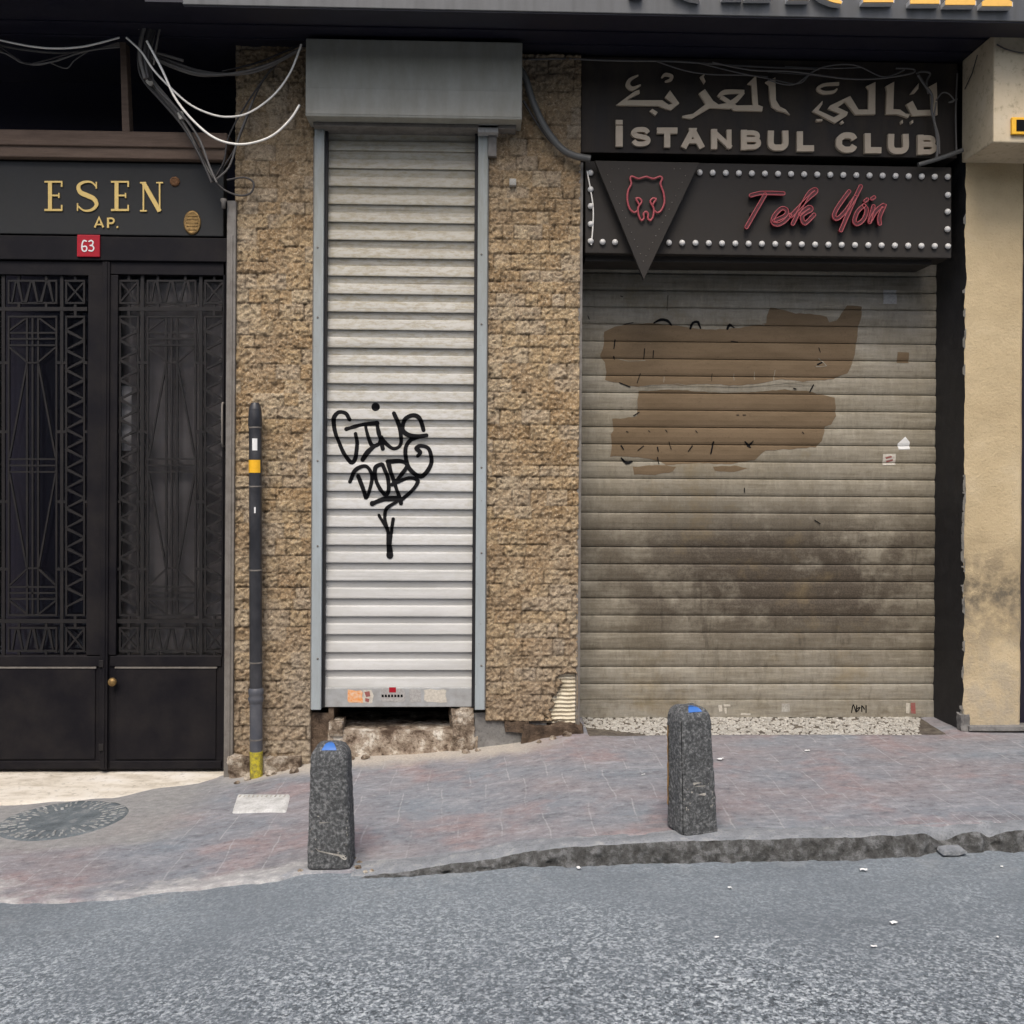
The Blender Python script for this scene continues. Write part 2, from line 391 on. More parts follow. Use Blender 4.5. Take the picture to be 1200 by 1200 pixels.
def mk_shutter_club():
    t = NT('sooty_grey_slats'); x, y, z = t.xyz()
    n1 = t.noise(1.5, 6, .7, t.vec((1, 1, 1.1), off=(1.3, 0, .4))); n2 = t.noise(4.5, 7, .75, t.vec((.9, 1, 1.2))); n3 = t.noise(22, 5, .75, t.vec((1.6, 1, .5))); n4 = t.noise(100, 3, .7)
    n5 = t.noise(10, 6, .75, t.vec((.3, 1, 3.2), off=(3, 0, 5)))
    c = t.mix(t.rng(z, .55, .1), (.262, .235, .180), (.30, .282, .24))
    c = t.mix(t.rng(z, 2.0, 2.8, 0, .6), c, (.27, .255, .225))
    c = t.mix(t.rng(n2, .40, .62, 0, .6), c, (.20, .17, .115))
    c = t.mix(t.rng(n5, .52, .70, 0, .7), c, (.43, .395, .31))
    c = t.mix(t.rng(n5, .47, .33, 0, .7), c, (.15, .128, .088))
    c = t.mix(t.rng(n3, .52, .75, 0, .4), c, (.42, .39, .31))
    c = t.mix(t.rng(n3, .46, .3, 0, .45), c, (.12, .10, .07))
    soot = t.mix(t.rng(n4, .4, .6), (.04, .03, .021), (.085, .067, .048))
    band = t.math('MULTIPLY', t.rng(t.math('ABSOLUTE', t.math('SUBTRACT', z, .96)), .60, .22), t.math('MULTIPLY', t.rng(t.math('ADD', t.math('MULTIPLY', n1, .6), t.math('MULTIPLY', n2, .5)), .44, .58, .18, 1), t.rng(t.math('ABSOLUTE', t.math('SUBTRACT', x, 1.75)), 1.35, .5, .55, 1)))
    c = t.mix(t.math('MULTIPLY', band, .93), c, soot)
    dn = t.noise(9, 5, .7, t.vec((1.3, 1, .22), off=(6, 0, 1))); dr = t.math('MULTIPLY', t.math('MULTIPLY', t.rng(dn, .56, .64), t.rng(t.math('ABSOLUTE', t.math('SUBTRACT', z, .85)), .6, .3)), t.rng(n2, .35, .55, .3, 1))
    c = t.mix(t.math('MULTIPLY', dr, .6), c, (.055, .043, .03))
    up = t.math('MULTIPLY', t.rng(z, .9, 1.3), t.rng(t.math('ADD', t.math('MULTIPLY', n1, .5), t.math('MULTIPLY', n5, .5)), .52, .62))
    c = t.mix(t.math('MULTIPLY', up, .55), c, (.10, .083, .056))
    lo = t.math('MULTIPLY', t.rng(z, .75, .45), t.rng(t.noise(3.2, 6, .7, t.vec((1, 1, .8), off=(7, 0, 2))), .54, .66))
    c = t.mix(t.math('MULTIPLY', lo, .6), c, (.12, .10, .07))
    c = t.mix(t.math('MULTIPLY', t.rng(n1, .60, .72), .4), c, (.25, .185, .09))
    c = t.mix(t.rng(n4, .42, .25, 0, .4), c, (.12, .10, .08))
    t.bump(t.math('ADD', n3, n4), .15, .004)
    return t.done(c, t.rng(n2, .3, .7, .5, .68), 0, .3)
M['slats_club'] = mk_shutter_club()

def mk_patch():
    t = NT('brown_cover_paint'); n1 = t.noise(5, 5, .7, t.vec((.5, 1, 2))); n2 = t.noise(32, 5, .75, t.vec((.7, 1, 1.3))); n3 = t.noise(100, 3, .7)
    c = t.ramp(n1, [(.35, (.140, .100, .060)), (.6, (.175, .126, .078))])
    c = t.mix(t.rng(n2, .68, .73, 0, .6), c, (.27, .235, .165))
    c = t.mix(t.rng(n2, .40, .3, 0, .5), c, (.09, .063, .038))
    c = t.mix(t.rng(n3, .45, .3, 0, .3), c, (.08, .06, .04))
    t.bump(n3, .2, .003)
    return t.done(c, .85, 0, .1)
M['patch'] = mk_patch()
M['spray'] = plain('black_spray_paint', (.004, .004, .005), .7, 0, .12)
M['galv'] = worn('galvanised_rail', (.36, .395, .40), (.27, .285, .28), .45, .15, 5, .5, .08, .5, (4, 4, .6))
M['housing'] = worn('grey_painted_sheet', (.31, .305, .265), (.225, .215, .17), .55, .05, 4, .6, .06, .4, (3, 3, .8))
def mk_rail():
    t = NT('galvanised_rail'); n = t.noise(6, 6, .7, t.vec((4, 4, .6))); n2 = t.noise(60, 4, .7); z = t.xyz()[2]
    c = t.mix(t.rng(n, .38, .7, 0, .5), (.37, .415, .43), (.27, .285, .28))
    c = t.mix(t.math('MULTIPLY', t.rng(z, 1.6, 3.2, 0, .75), t.rng(n, .3, .6, .6, 1)), c, (.20, .20, .165))  # darker and browner towards the top: upper shade put into the colour
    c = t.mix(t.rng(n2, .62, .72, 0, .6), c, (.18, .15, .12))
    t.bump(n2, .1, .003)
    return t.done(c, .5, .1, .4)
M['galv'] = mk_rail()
M['rail_bottom'] = worn('scuffed_aluminium', (.44, .45, .45), (.27, .26, .24), .42, .2, 16, .7, .1)
M['door'] = worn('black_door_paint', (.0085, .0078, .0102), (.024, .021, .020), .6, 0, 5, .7, .15, .13)
M['grille'] = worn('wrought_iron', (.017, .0162, .0166), (.030, .025, .023), .55, .1, 20, .5, .1, .22)
M['name_panel'] = worn('slate_panel', (.026, .027, .028), (.038, .038, .036), .6, 0, 5, .5, .05, .2)
M['jamb'] = worn('old_grey_trim', (.20, .185, .165), (.10, .085, .07), .6, 0, 18, .7, .3)
M['gold'] = plain('gilt_letter', (.62, .45, .16), .38, .55, .5)
M['gold_face'] = plain('gold_face', (.85, .48, .10), .35, .3, .5)
M['steel'] = plain('bright_steel', (.62, .62, .61), .4, .1, .5)
M['bronze'] = worn('bronze', (.30, .19, .07), (.10, .06, .025), .45, .6, 60, .8, .3)
M['rust'] = worn('rust', (.20, .10, .045), (.08, .04, .02), .85, .1, 60, .8, .4)
M['red_plate'] = plain('red_enamel', (.36, .010, .022), .5, 0, .25)
M['white'] = plain('white_enamel', (.74, .74, .72), .45)
M['wood'] = worn('old_brown_timber', (.15, .105, .078), (.085, .06, .046), .75, 0, 8, .7, .35, .25, (.6, 6, 6))
M['dark_wall'] = worn('dark_painted_wall', (.016, .015, .028), (.024, .021, .026), .7, 0, 3, .6, .2, .2)
M['soffit'] = worn('dark_soffit', (.013, .013, .024), (.02, .019, .025), .5, 0, 3, .6, .08, .35)
M['fascia'] = worn('grey_fascia_metal', (.085, .088, .09), (.05, .05, .05), .45, .2, 3, .6, .04, .5, (6, 1, .5))
M['black_reveal'] = worn('black_wall_paint', (.014, .014, .016), (.03, .028, .027), .6, 0, 12, .6, .5, .35)
M['club_panel'] = worn('brown_black_sign_board', (.036, .030, .026), (.075, .058, .043), .6, 0, 3.5, .7, .05, .2, (2.5, 1, .6))
M['club_letter'] = worn('tan_letter', (.60, .49, .36), (.48, .38, .27), .55, 0, 20, .4, .05)
M['marquee'] = worn('charcoal_sign_board', (.030, .0265, .0235), (.04, .034, .028), .6, 0, 3, .5, .03, .2)
M['bulb'] = plain('white_bulb', (.62, .61, .58), .45, 0, .35)
M['neon'] = plain('pink_red_tube', (.34, .058, .068), .45, 0, .5)
M['neon_core'] = plain('dark_red_letter', (.075, .008, .010), .4, 0, .5)
M['cable_white'] = plain('white_cable', (.84, .81, .74), .5)
M['cable_black'] = plain('black_cable', (.05, .045, .043), .5)
M['cable_grey'] = plain('grey_cable', (.14, .13, .12), .55)
M['conduit'] = plain('grey_conduit', (.09, .09, .085), .5)
M['pipe'] = worn('black_downpipe', (.022, .023, .027), (.075, .075, .08), .42, 0, 7, .6, .08, .5, (1, 1, .7))
M['pipe_low'] = worn('faded_downpipe', (.07, .075, .09), (.15, .15, .155), .5, 0, 12, .6, .1, .45)
M['yellow'] = plain('yellow_sticker', (.85, .46, .02), .45)
M['yellow_paint'] = worn('worn_yellow_paint', (.55, .46, .03), (.10, .095, .06), .6, 0, 55, 1.0, .2)
M['blue'] = plain('blue_paint', (.05, .17, .50), .5)
M['orange'] = worn('orange_strip', (.36, .20, .05), (.2, .11, .04), .5, 0, 30)
M['cover'] = mk_rough('pale_cover', [(.3, (.40, .40, .38)), (.55, (.6, .6, .58)), (.8, (.7, .7, .68))], 13, .5, .008)
M['drain'] = mk_rough('drain_cobble', [(.3, (.085, .10, .11)), (.55, (.145, .165, .175)), (.8, (.27, .28, .28))], 12, .6, .01)
M['drain_stone'] = mk_rough('drain_stone', [(.3, (.17, .18, .18)), (.55, (.33, .335, .325)), (.8, (.52, .51, .47))], 18, .6, .01)
M['curtain'] = worn('grey_reflection_sheet', (.40, .385, .37), (.17, .16, .155), .85, 0, 2.2, .9, .05, .2)  # for the sheet that imitates reflections in the door glass
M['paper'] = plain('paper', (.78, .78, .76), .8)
M['sticker_orange'] = worn('orange_sticker', (.75, .30, .08), (.72, .62, .5), .6, 0, 60, .9)
M['sticker_grey'] = worn('faded_sticker', (.42, .41, .39), (.28, .27, .26), .7, 0, 90, 1.0)
M['sticker_red'] = worn('red_sticker', (.30, .08, .07), (.26, .17, .15), .6, 0, 60, .7)
M['sticker_pale'] = worn('pale_sticker', (.62, .58, .5), (.36, .33, .28), .7, 0, 70, .8)
M['opposite'] = worn('opposite_plaster', (.40, .37, .33), (.3, .27, .24), .9, 0, 1.2, .5)
def mk_glass():
    t = NT('door_glass'); tr = t.n.new('ShaderNodeBsdfTransparent'); tr.inputs[0].default_value = (.93, .92, .92, 1)
    g = t.n.new('ShaderNodeBsdfGlossy'); g.inputs['Roughness'].default_value = .06
    mx = t.n.new('ShaderNodeMixShader'); fr = t.n.new('ShaderNodeFresnel'); fr.inputs[0].default_value = 1.45
    t.l(fr.outputs[0], mx.inputs[0]); t.l(tr.outputs[0], mx.inputs[1]); t.l(g.outputs[0], mx.inputs[2]); t.l(mx.outputs[0], t.out.inputs[0])
    return t.m
M['glass'] = mk_glass()

# ------------------------------------------------------------------ ground heights
YK = -1.75
kb = [(-500, 1100), (-200, 1078), (0, 1062), (100, 1056), (200, 1047), (300, 1036), (350, 1027), (420, 1024), (500, 1023), (560, 1019), (620, 1014), (700, 1013), (800, 1010), (900, 1008), (1000, 1006), (1100, 1002), (1200, 997), (1600, 985)]
kt = [(-500, 1099), (-200, 1077), (0, 1061), (100, 1055), (200, 1046), (300, 1035), (350, 1026), (420, 1023), (500, 1016), (560, 1008), (600, 1001), (650, 995), (700, 992), (800, 987), (900, 984), (1000, 982), (1100, 977), (1200, 973), (1600, 962)]
kbw = [W(x, y, YK) for x, y in kb]; ktw = [W(x, y, YK) for x, y in kt]
def z_road_edge(x): return np.interp(x, [p.x for p in kbw], [p.z for p in kbw])
def z_kerb_top(x): return np.interp(x, [p.x for p in ktw], [p.z for p in ktw])
wl = [(-400, -.27), (-100, -.235), (0, -.215), (150, -.205), (240, -.185), (300, -.150), (350, -.105), (420, -.060), (480, -.048), (560, -.012), (620, .03), (660, .075), (700, .085), (900, .085), (1130, .085), (1200, .085), (1500, .09)]
wlx = [wx(p, 860, 0) for p, _ in wl]; wlz = [z for _, z in wl]
def z_wall(x): return np.interp(x, wlx, wlz)
XPL, XPR = wx(686, 852, .1), wx(1092, 852, .2)
def z_pave(x, y):
    x = np.asarray(x, float); y = np.asarray(y, float)
    t = np.clip(-y/1.75, -.3, 1)
    s = t
    dip_ = np.clip((x-XPL)/.03, 0, 1)*np.clip((XPR-x)/.03, 0, 1)*np.clip((y+.06)/.03, 0, 1)*.06
    return z_wall(x)*(1-s)+z_kerb_top(x)*s+(fbm(x*3, y*3, 3, 5)-.5)*.016-dip_
def z_road(x, y):
    x = np.asarray(x, float); y = np.asarray(y, float)
    d = np.clip(-1.75-y, 0, 30)
    return z_road_edge(x)+.012*np.minimum(d, 3)/3+(fbm(x*1.6, y*1.6, 3, 9)-.5)*.02*np.clip(d*3, 0.15, 1)
def G(px, py):
    """where the ray through a photo pixel meets the ground"""
    for Y in np.arange(.3, -3.6, -.004):
        p = W(px, py, float(Y))
        z = z_pave(p.x, Y) if Y > YK else z_road(p.x, Y)
        if p.z <= z+1e-4: pass
        if p.z >= z: return Vector((p.x, float(Y), float(z)))
    return p

# road
xs = np.unique(np.concatenate([np.arange(-40, -4, 2.0), np.arange(-4, 4, .05), np.arange(4, 41, 2.0)]))
ys = np.unique(np.concatenate([np.arange(-40, -4.5, 2.5), np.arange(-4.5, -1.6, .04)]))
Xg, Yg = np.meshgrid(xs, ys); Zg = z_road(Xg, Yg)
m = MB(); m.grid(np.stack([Xg, Yg, Zg], -1)); structure(m.build('road', M['asphalt']))
# pavement
xs = np.unique(np.concatenate([np.arange(-40, -4.2, 1.5), np.arange(-4.2, 4.2, .035), np.arange(4.2, 41, 1.5)]))
xkl = wx(415, 1022, YK)
ye = np.where(xs > xkl, YK+.10, YK+.03+(fbm(xs*3, xs*0, 4, 91)-.5)*.16)
ss = np.linspace(0, 1, 56)
Xg = np.repeat(xs[None], 57, 0); Yg = np.stack([.56*(1-q)+ye*q for q in ss]+[ye-.006], 0); Zg = z_pave(Xg, Yg)
lk = np.clip((-1.5-Yg)/.3, 0, 1)*(xs < xkl+.1)
Zg = Zg+lk*(.006-.0*lk); Zg[-1] -= .05
m = MB(); m.grid(np.stack([Xg, Yg, Zg], -1), flip=True); structure(m.build('pavement', M['pavement']))
# kerb: ragged concrete edge, nearly flush on the left
xs = np.arange(wx(412, 1022, YK), 5, .010)
zt = z_kerb_top(xs)+(fbm(xs*3, xs*0+2, 3, 5)-.5)*.010; zb = z_road_edge(xs)
h = np.clip((zt-zb)/.03, 0, 1)
rag = (fbm(xs*5, xs*0, 4, 21)-.5)*.07+(fbm(xs*24, xs*0, 4, 22, .65)-.5)*.05
def dip(c, w, a): return a*np.exp(-((xs-c)/w)**2)
xh1 = wx(1112, 995, YK); xh2 = wx(1165, 990, YK); xh3 = wx(590, 1010, YK)
chip = dip(xh1, .07, .055)+dip(xh2, .04, .035)+dip(xh3, .10, .012)
inn = dip(xh1, .08, .055)+dip(xh2, .05, .04)
rows_top = []; rows_face = []
for k, (dy, dz) in enumerate([(.12, .003), (.07, .007), (.03, .006), (.008, .0)]):
    nz = (fbm(xs*14, xs*0+k*.4, 3, 31)-.5)*.012
    yy = YK+dy+rag*.35*(1 if k else 0)+inn*(k/3)-(1-h)*.05*(k/3)
    rows_top.append(np.stack([xs, yy, zt+dz+nz*(.4+.6*h)-chip*(k/3)-(1-h)*.006*(k/3)], -1))
e0 = rows_top[-1]
rows_face.append(e0)
for k, q in enumerate([.25, .5, .75, 1.0, 1.3]):
    nz = (fbm(xs*16, xs*0+k*.9, 4, 41, .65)-.5)
    yy = e0[:, 1]-.010-.012*q+nz*.045*(.5+h/2)
    zf = e0[:, 2]-(e0[:, 2]-zb)*min(q, 1)-(.03 if q > 1 else 0)
    rows_face.append(np.stack([xs, yy, zf+nz*.006*(q < 1)], -1))
m = MB(); m.grid(np.stack(rows_top[::-1], 0)); kt_o = m.build('kerb', M['kerb_top']); structure(kt_o)
m = MB(); m.grid(np.stack(rows_face[::-1], 0)); kf = m.build('kerb_face', M['kerb']); kf.parent = kt_o

# ------------------------------------------------------------------ stone piers
def stone_grid(px0, px1, pyt, pyb, seed, drop=None):
    rng = np.random.default_rng(seed)
    x0, x1 = wx(px0, 480), wx(px1, 480)
    z1 = wz((px0+px1)/2, pyt); z0 = wz((px0+px1)/2, pyb)
    st = .0062
    X = np.arange(x0, x1+st/2, st); Z = np.arange(z0, z1+st/2, st)
    Xg, Zg = np.meshgrid(X, Z)
    Y = np.zeros_like(Xg); tint = np.zeros_like(Xg); cav = np.zeros_like(Xg)
    zc = z0
    while zc < z1:
        hh = rng.uniform(.065, .105); r = (Zg >= zc) & (Zg < zc+hh)
        xc = x0-rng.uniform(0, .15)
        while xc < x1:
            ww = rng.uniform(.06, .19)
            c = r & (Xg >= xc) & (Xg < xc+ww)
            if c.any():
                off = rng.uniform(-.005, .005); sx = rng.uniform(-.05, .05); sz = rng.uniform(-.03, .04)
                u = Xg[c]-xc-ww/2; v = Zg[c]-zc-hh/2
                edge = np.minimum(np.minimum(Xg[c]-xc, xc+ww-Xg[c]), np.minimum(Zg[c]-zc, zc+hh-Zg[c]))
                g = np.clip(1.2-edge/.0062, 0, 1)*np.clip(vnoise(Xg[c]*13, Zg[c]*13, seed+40)*1.9-.35, 0, 1)
                Y[c] = off+sx*u+sz*v+g*.008
                tint[c] = rng.uniform(.05, .95)
                cav[c] = g*.55
            xc += ww
        zc += hh
    n = fbm(Xg*48, Zg*44, 3, seed, .6); n2 = fbm(Xg*85, Zg*85, 2, seed+5); rid = np.abs(fbm(Xg*34+n, Zg*34, 3, seed+9)-.5)*2
    Y += (n-.5)*.024+(n2-.5)*.015+rid*.008-.004
    cav = np.clip(cav+np.clip((n-.58)*2.0, 0, .35)+np.clip((n2-.64)*1.5, 0, .3), 0, .85)
    tint = np.clip(tint+(fbm(Xg*4, Zg*4, 3, seed+3)-.5)*.8, 0, 1)
    if drop is not None:
        k = drop(Xg, Zg); Y = Y*(1-k)+.045*k; cav = np.maximum(cav, k*.5)
    P = np.stack([Xg, Y, Zg], -1)
    # skirt back into the wall on every side
    def pad(A, v=None):
        return np.concatenate([A[:1], A, A[-1:]], 0)
    P = np.concatenate([P[:1], P, P[-1:]], 0); P[0, :, 1] = .42; P[-1, :, 1] = .42
    P = np.concatenate([P[:, :1], P, P[:, -1:]], 1); P[:, 0, 1] = .42; P[:, -1, 1] = .42
    tint = np.pad(tint, 1, mode='edge'); cav = np.pad(cav, 1, mode='edge')
    m = MB(); m.grid(P)
    return m, tint, cav
def stone_build(name, args, root):
    m, tint, cav = stone_grid(*args)
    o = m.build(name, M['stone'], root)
    a = o.data.attributes.new('tint', 'FLOAT_COLOR', 'POINT')
    c = np.stack([tint.ravel(), cav.ravel(), np.zeros(tint.size), np.ones(tint.size)], -1).astype(np.float32)
    a.data.foreach_set('color', c.ravel())
    return o
def rough_block(m, px0, py0, px1, py1, Yf, Yb, amp=.02, seed=0, res=.012, taper=0, fr=9):
    """broken lump: a subdivided box pushed about by noise, rounded at its corners"""
    p = W(px0, py0, Yf); q = W(px1, py1, Yf)
    x0, x1, z0, z1 = p.x, q.x, q.z, p.z
    nx = max(3, int((x1-x0)/res)); nz = max(3, int((z1-z0)/res)); ny = max(3, int((Yb-Yf)/res/1.5))
    def disp(P):
        c = Vector(((x0+x1)/2, (Yf+Yb)/2, (z0+z1)/2)); out = np.empty_like(P)
        flat = P.reshape(-1, 3); of = out.reshape(-1, 3)
        for i, a in enumerate(flat):
            v = Vector(a)
            n = mnoise.noise_vector(v*fr+Vector((seed, 0, 0)))*amp+mnoise.noise_vector(v*fr*3.7+Vector((0, seed, 0)))*amp*.45
            of[i] = (a[0]+n.x, a[1]+n.y, a[2]+n.z)
        return out
    X = np.linspace(x0, x1, nx); Z = np.linspace(z0, z1, nz); Yv = np.linspace(Yf, Yb, ny)
    Xg, Zg = np.meshgrid(X, Z); m.grid(disp(np.stack([Xg, Xg*0+Yf, Zg], -1)))
    Xg, Yg2 = np.meshgrid(X, Yv); m.grid(disp(np.stack([Xg, Yg2, Xg*0+z1], -1)))
    Yg2, Zg = np.meshgrid(Yv, Z); m.grid(disp(np.stack([Yg2*0+x1, Yg2, Zg], -1)))
    Yg2, Zg = np.meshgrid(Yv, Z); m.grid(disp(np.stack([Yg2*0+x0, Yg2, Zg], -1)), flip=True)

pl = thing('stone_pier', 'narrow pier of rough brown stone tiles behind the black downpipe, beside the iron door', 'wall', W(320, 900, 0))
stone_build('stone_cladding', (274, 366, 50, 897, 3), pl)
m = MB(); rough_block(m, 343, 836, 386, 884, .03, .3, .012, 4); m.build('pier_base', M['brown_base'], pl)
m = MB(); rough_block(m, 268, 888, 352, 914, -.06, .2, .02, 9); m.build('broken_foot', M['rubble'], pl, 'crumbling pale plaster foot of the pier')

gx0, gx1 = wx(640, 820), wx(676, 820); gz0, gz1 = wz(660, 846), wz(660, 790)
def drop_glue(X, Z):
    e = (fbm(X*30, Z*30, 3, 77)-.5)*.08
    left = gx0+(Z-gz0)/(gz1-gz0)*.09
    k = np.clip((X-left+e)/.01, 0, 1)*np.clip((Z-gz0+e*.5)/.01, 0, 1)*np.clip((gz1-Z+e*.5)/.01, 0, 1)*np.clip((gx1-X)/.008, 0, 1)
    z2 = wz(600, 836)+(fbm(X*6, X*0, 2, 5)-.5)*.04
    return np.maximum(k, 0)
pr = thing('stone_pier', 'wide pier of rough brown stone tiles between the two shutters, tiles missing low down', 'wall', W(625, 850, 0))
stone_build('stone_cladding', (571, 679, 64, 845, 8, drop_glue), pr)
# bare ridged adhesive where tiles have come off
X = np.linspace(gx0-.03, gx1+.004, 60); Z = np.linspace(gz0-.01, gz1+.02, 120); Xg, Zg = np.meshgrid(X, Z)
Yr = .030+.006*np.sin(Zg*2*math.pi/.024+fbm(Xg*12, Zg*5, 2, 3)*2.5)+(fbm(Xg*25, Zg*25, 3, 4)-.5)*.012
m = MB(); m.grid(np.stack([Xg, Yr, Zg], -1)); m.build('bare_adhesive', M['glue'], pr, 'cream ridged adhesive where tiles fell off')
m = MB(); rough_block(m, 553, 836, 640, 886, .025, .3, .008, 2, fr=6); m.build('cement_patch', M['cement'], pr, 'grey cement patch at the foot of the pier')
m = MB(); rough_block(m, 612, 849, 682, 874, -.015, .25, .022, 6); rough_block(m, 592, 845, 618, 857, .0, .2, .012, 16); m.build('broken_foot', M['brown_base'], pr)
m = MB(); m.pbox(676.5, 190, 681.5, 850, .004, .42); m.build('edge_strip', M['jamb'], pr, bevel=.003)
m = MB(); m.pbox(597, 209, 605, 217, -.035, .02); m.build('tile_chip', M['pebble'], pr, 'single pale tile standing out of the brown ones', bevel=.004)

# ------------------------------------------------------------------ facade behind everything
o = MB(); o.box(-40, 40, .62, .95, -1.2, 9.5); fw = o.build('facade_wall', M['dark_wall'])
top(fw, 'dark painted building wall behind the door, shutters and signs', 'wall')
o = MB(); o.box(-40, 40, -10.4, -10.0, -1.2, 5.5); ow = o.build('opposite_wall', M['opposite'])  # out of view behind the camera; added to limit frontal sky light
top(ow, 'unseen plastered building front across the street, height set to shape the light', 'wall')

# ------------------------------------------------------------------ canopy and its sign
zs = wz(600, 60, 0)
cn = thing('canopy', 'dark overhanging canopy with a navy black soffit along the top of the photo', 'canopy', (0, 0, zs))
m = MB(); m.box(-8, 8, -.60, .62, zs, zs+.25); m.build('soffit', M['soffit'], cn)
m = MB()
for yy in (-.30, -.12): m.box(-8, 8, yy, yy+.012, zs-.008, zs+.02)
m.build('soffit_seam', M['dark_wall'], cn)
zf = wz(600, 13, -.62)
fs = thing('fascia_sign', 'long grey metal shop sign above the canopy edge with gold faced raised letters', 'sign', (0, -.62, zf))
m = MB(); m.box(-1.75, 8, -.62, -.43, zf, zf+.75); m.build('sign_box', M['fascia'], fs, bevel=.004)
m = MB(); m.box(-1.745, 8, -.612, -.432, zf-.006, zf+.01); m.build('underside', M['soffit'], fs)
m = MB(); m.box(-1.95, 8, -.600, -.45, zf+.02, zf+.6); m.build('backing', M['soffit'], fs)
def foot(m, a, b, Yf, Yb, base, curve=False):
    """lower end of a serif letter: a slab foot with the stem rising from it"""
    w = b-a; s = .18*w
    m.prism([(a, base), (b, base), (b, base-5), (b-s, base-9), (b-s*1.2, base-60), (a+s*1.2, base-60), (a+s, base-9), (a, base-5)], Yf, Yb)
feet = [(738, 754), (847, 871), (873, 905), (923, 949), (1011, 1048), (1066, 1102), (1107, 1144), (1150, 1187)]
mf = MB(); ms = MB()
for a, b in feet:
    base = 3.2+(a-1011)*.033
    foot(ms, a, b, -.668, -.619, base); foot(mf, a+.8, b-.8, -.674, -.6685, base-.8)
for c in (816, 982):
    base = 2.5+(c-1011)*.033
    pts = [(c-30, base-40), (c-22, base-14), (c-8, base-4), (c+3, base+1)]
    ms.ribbon(pts, [12, 12, 10, 4], -.668, -.619); mf.ribbon(pts, [10, 10, 8, 3], -.674, -.6685)
ms.build('letter_sides', M['steel'], fs, recalc=True); mf.build('lettering', M['gold_face'], fs, recalc=True)

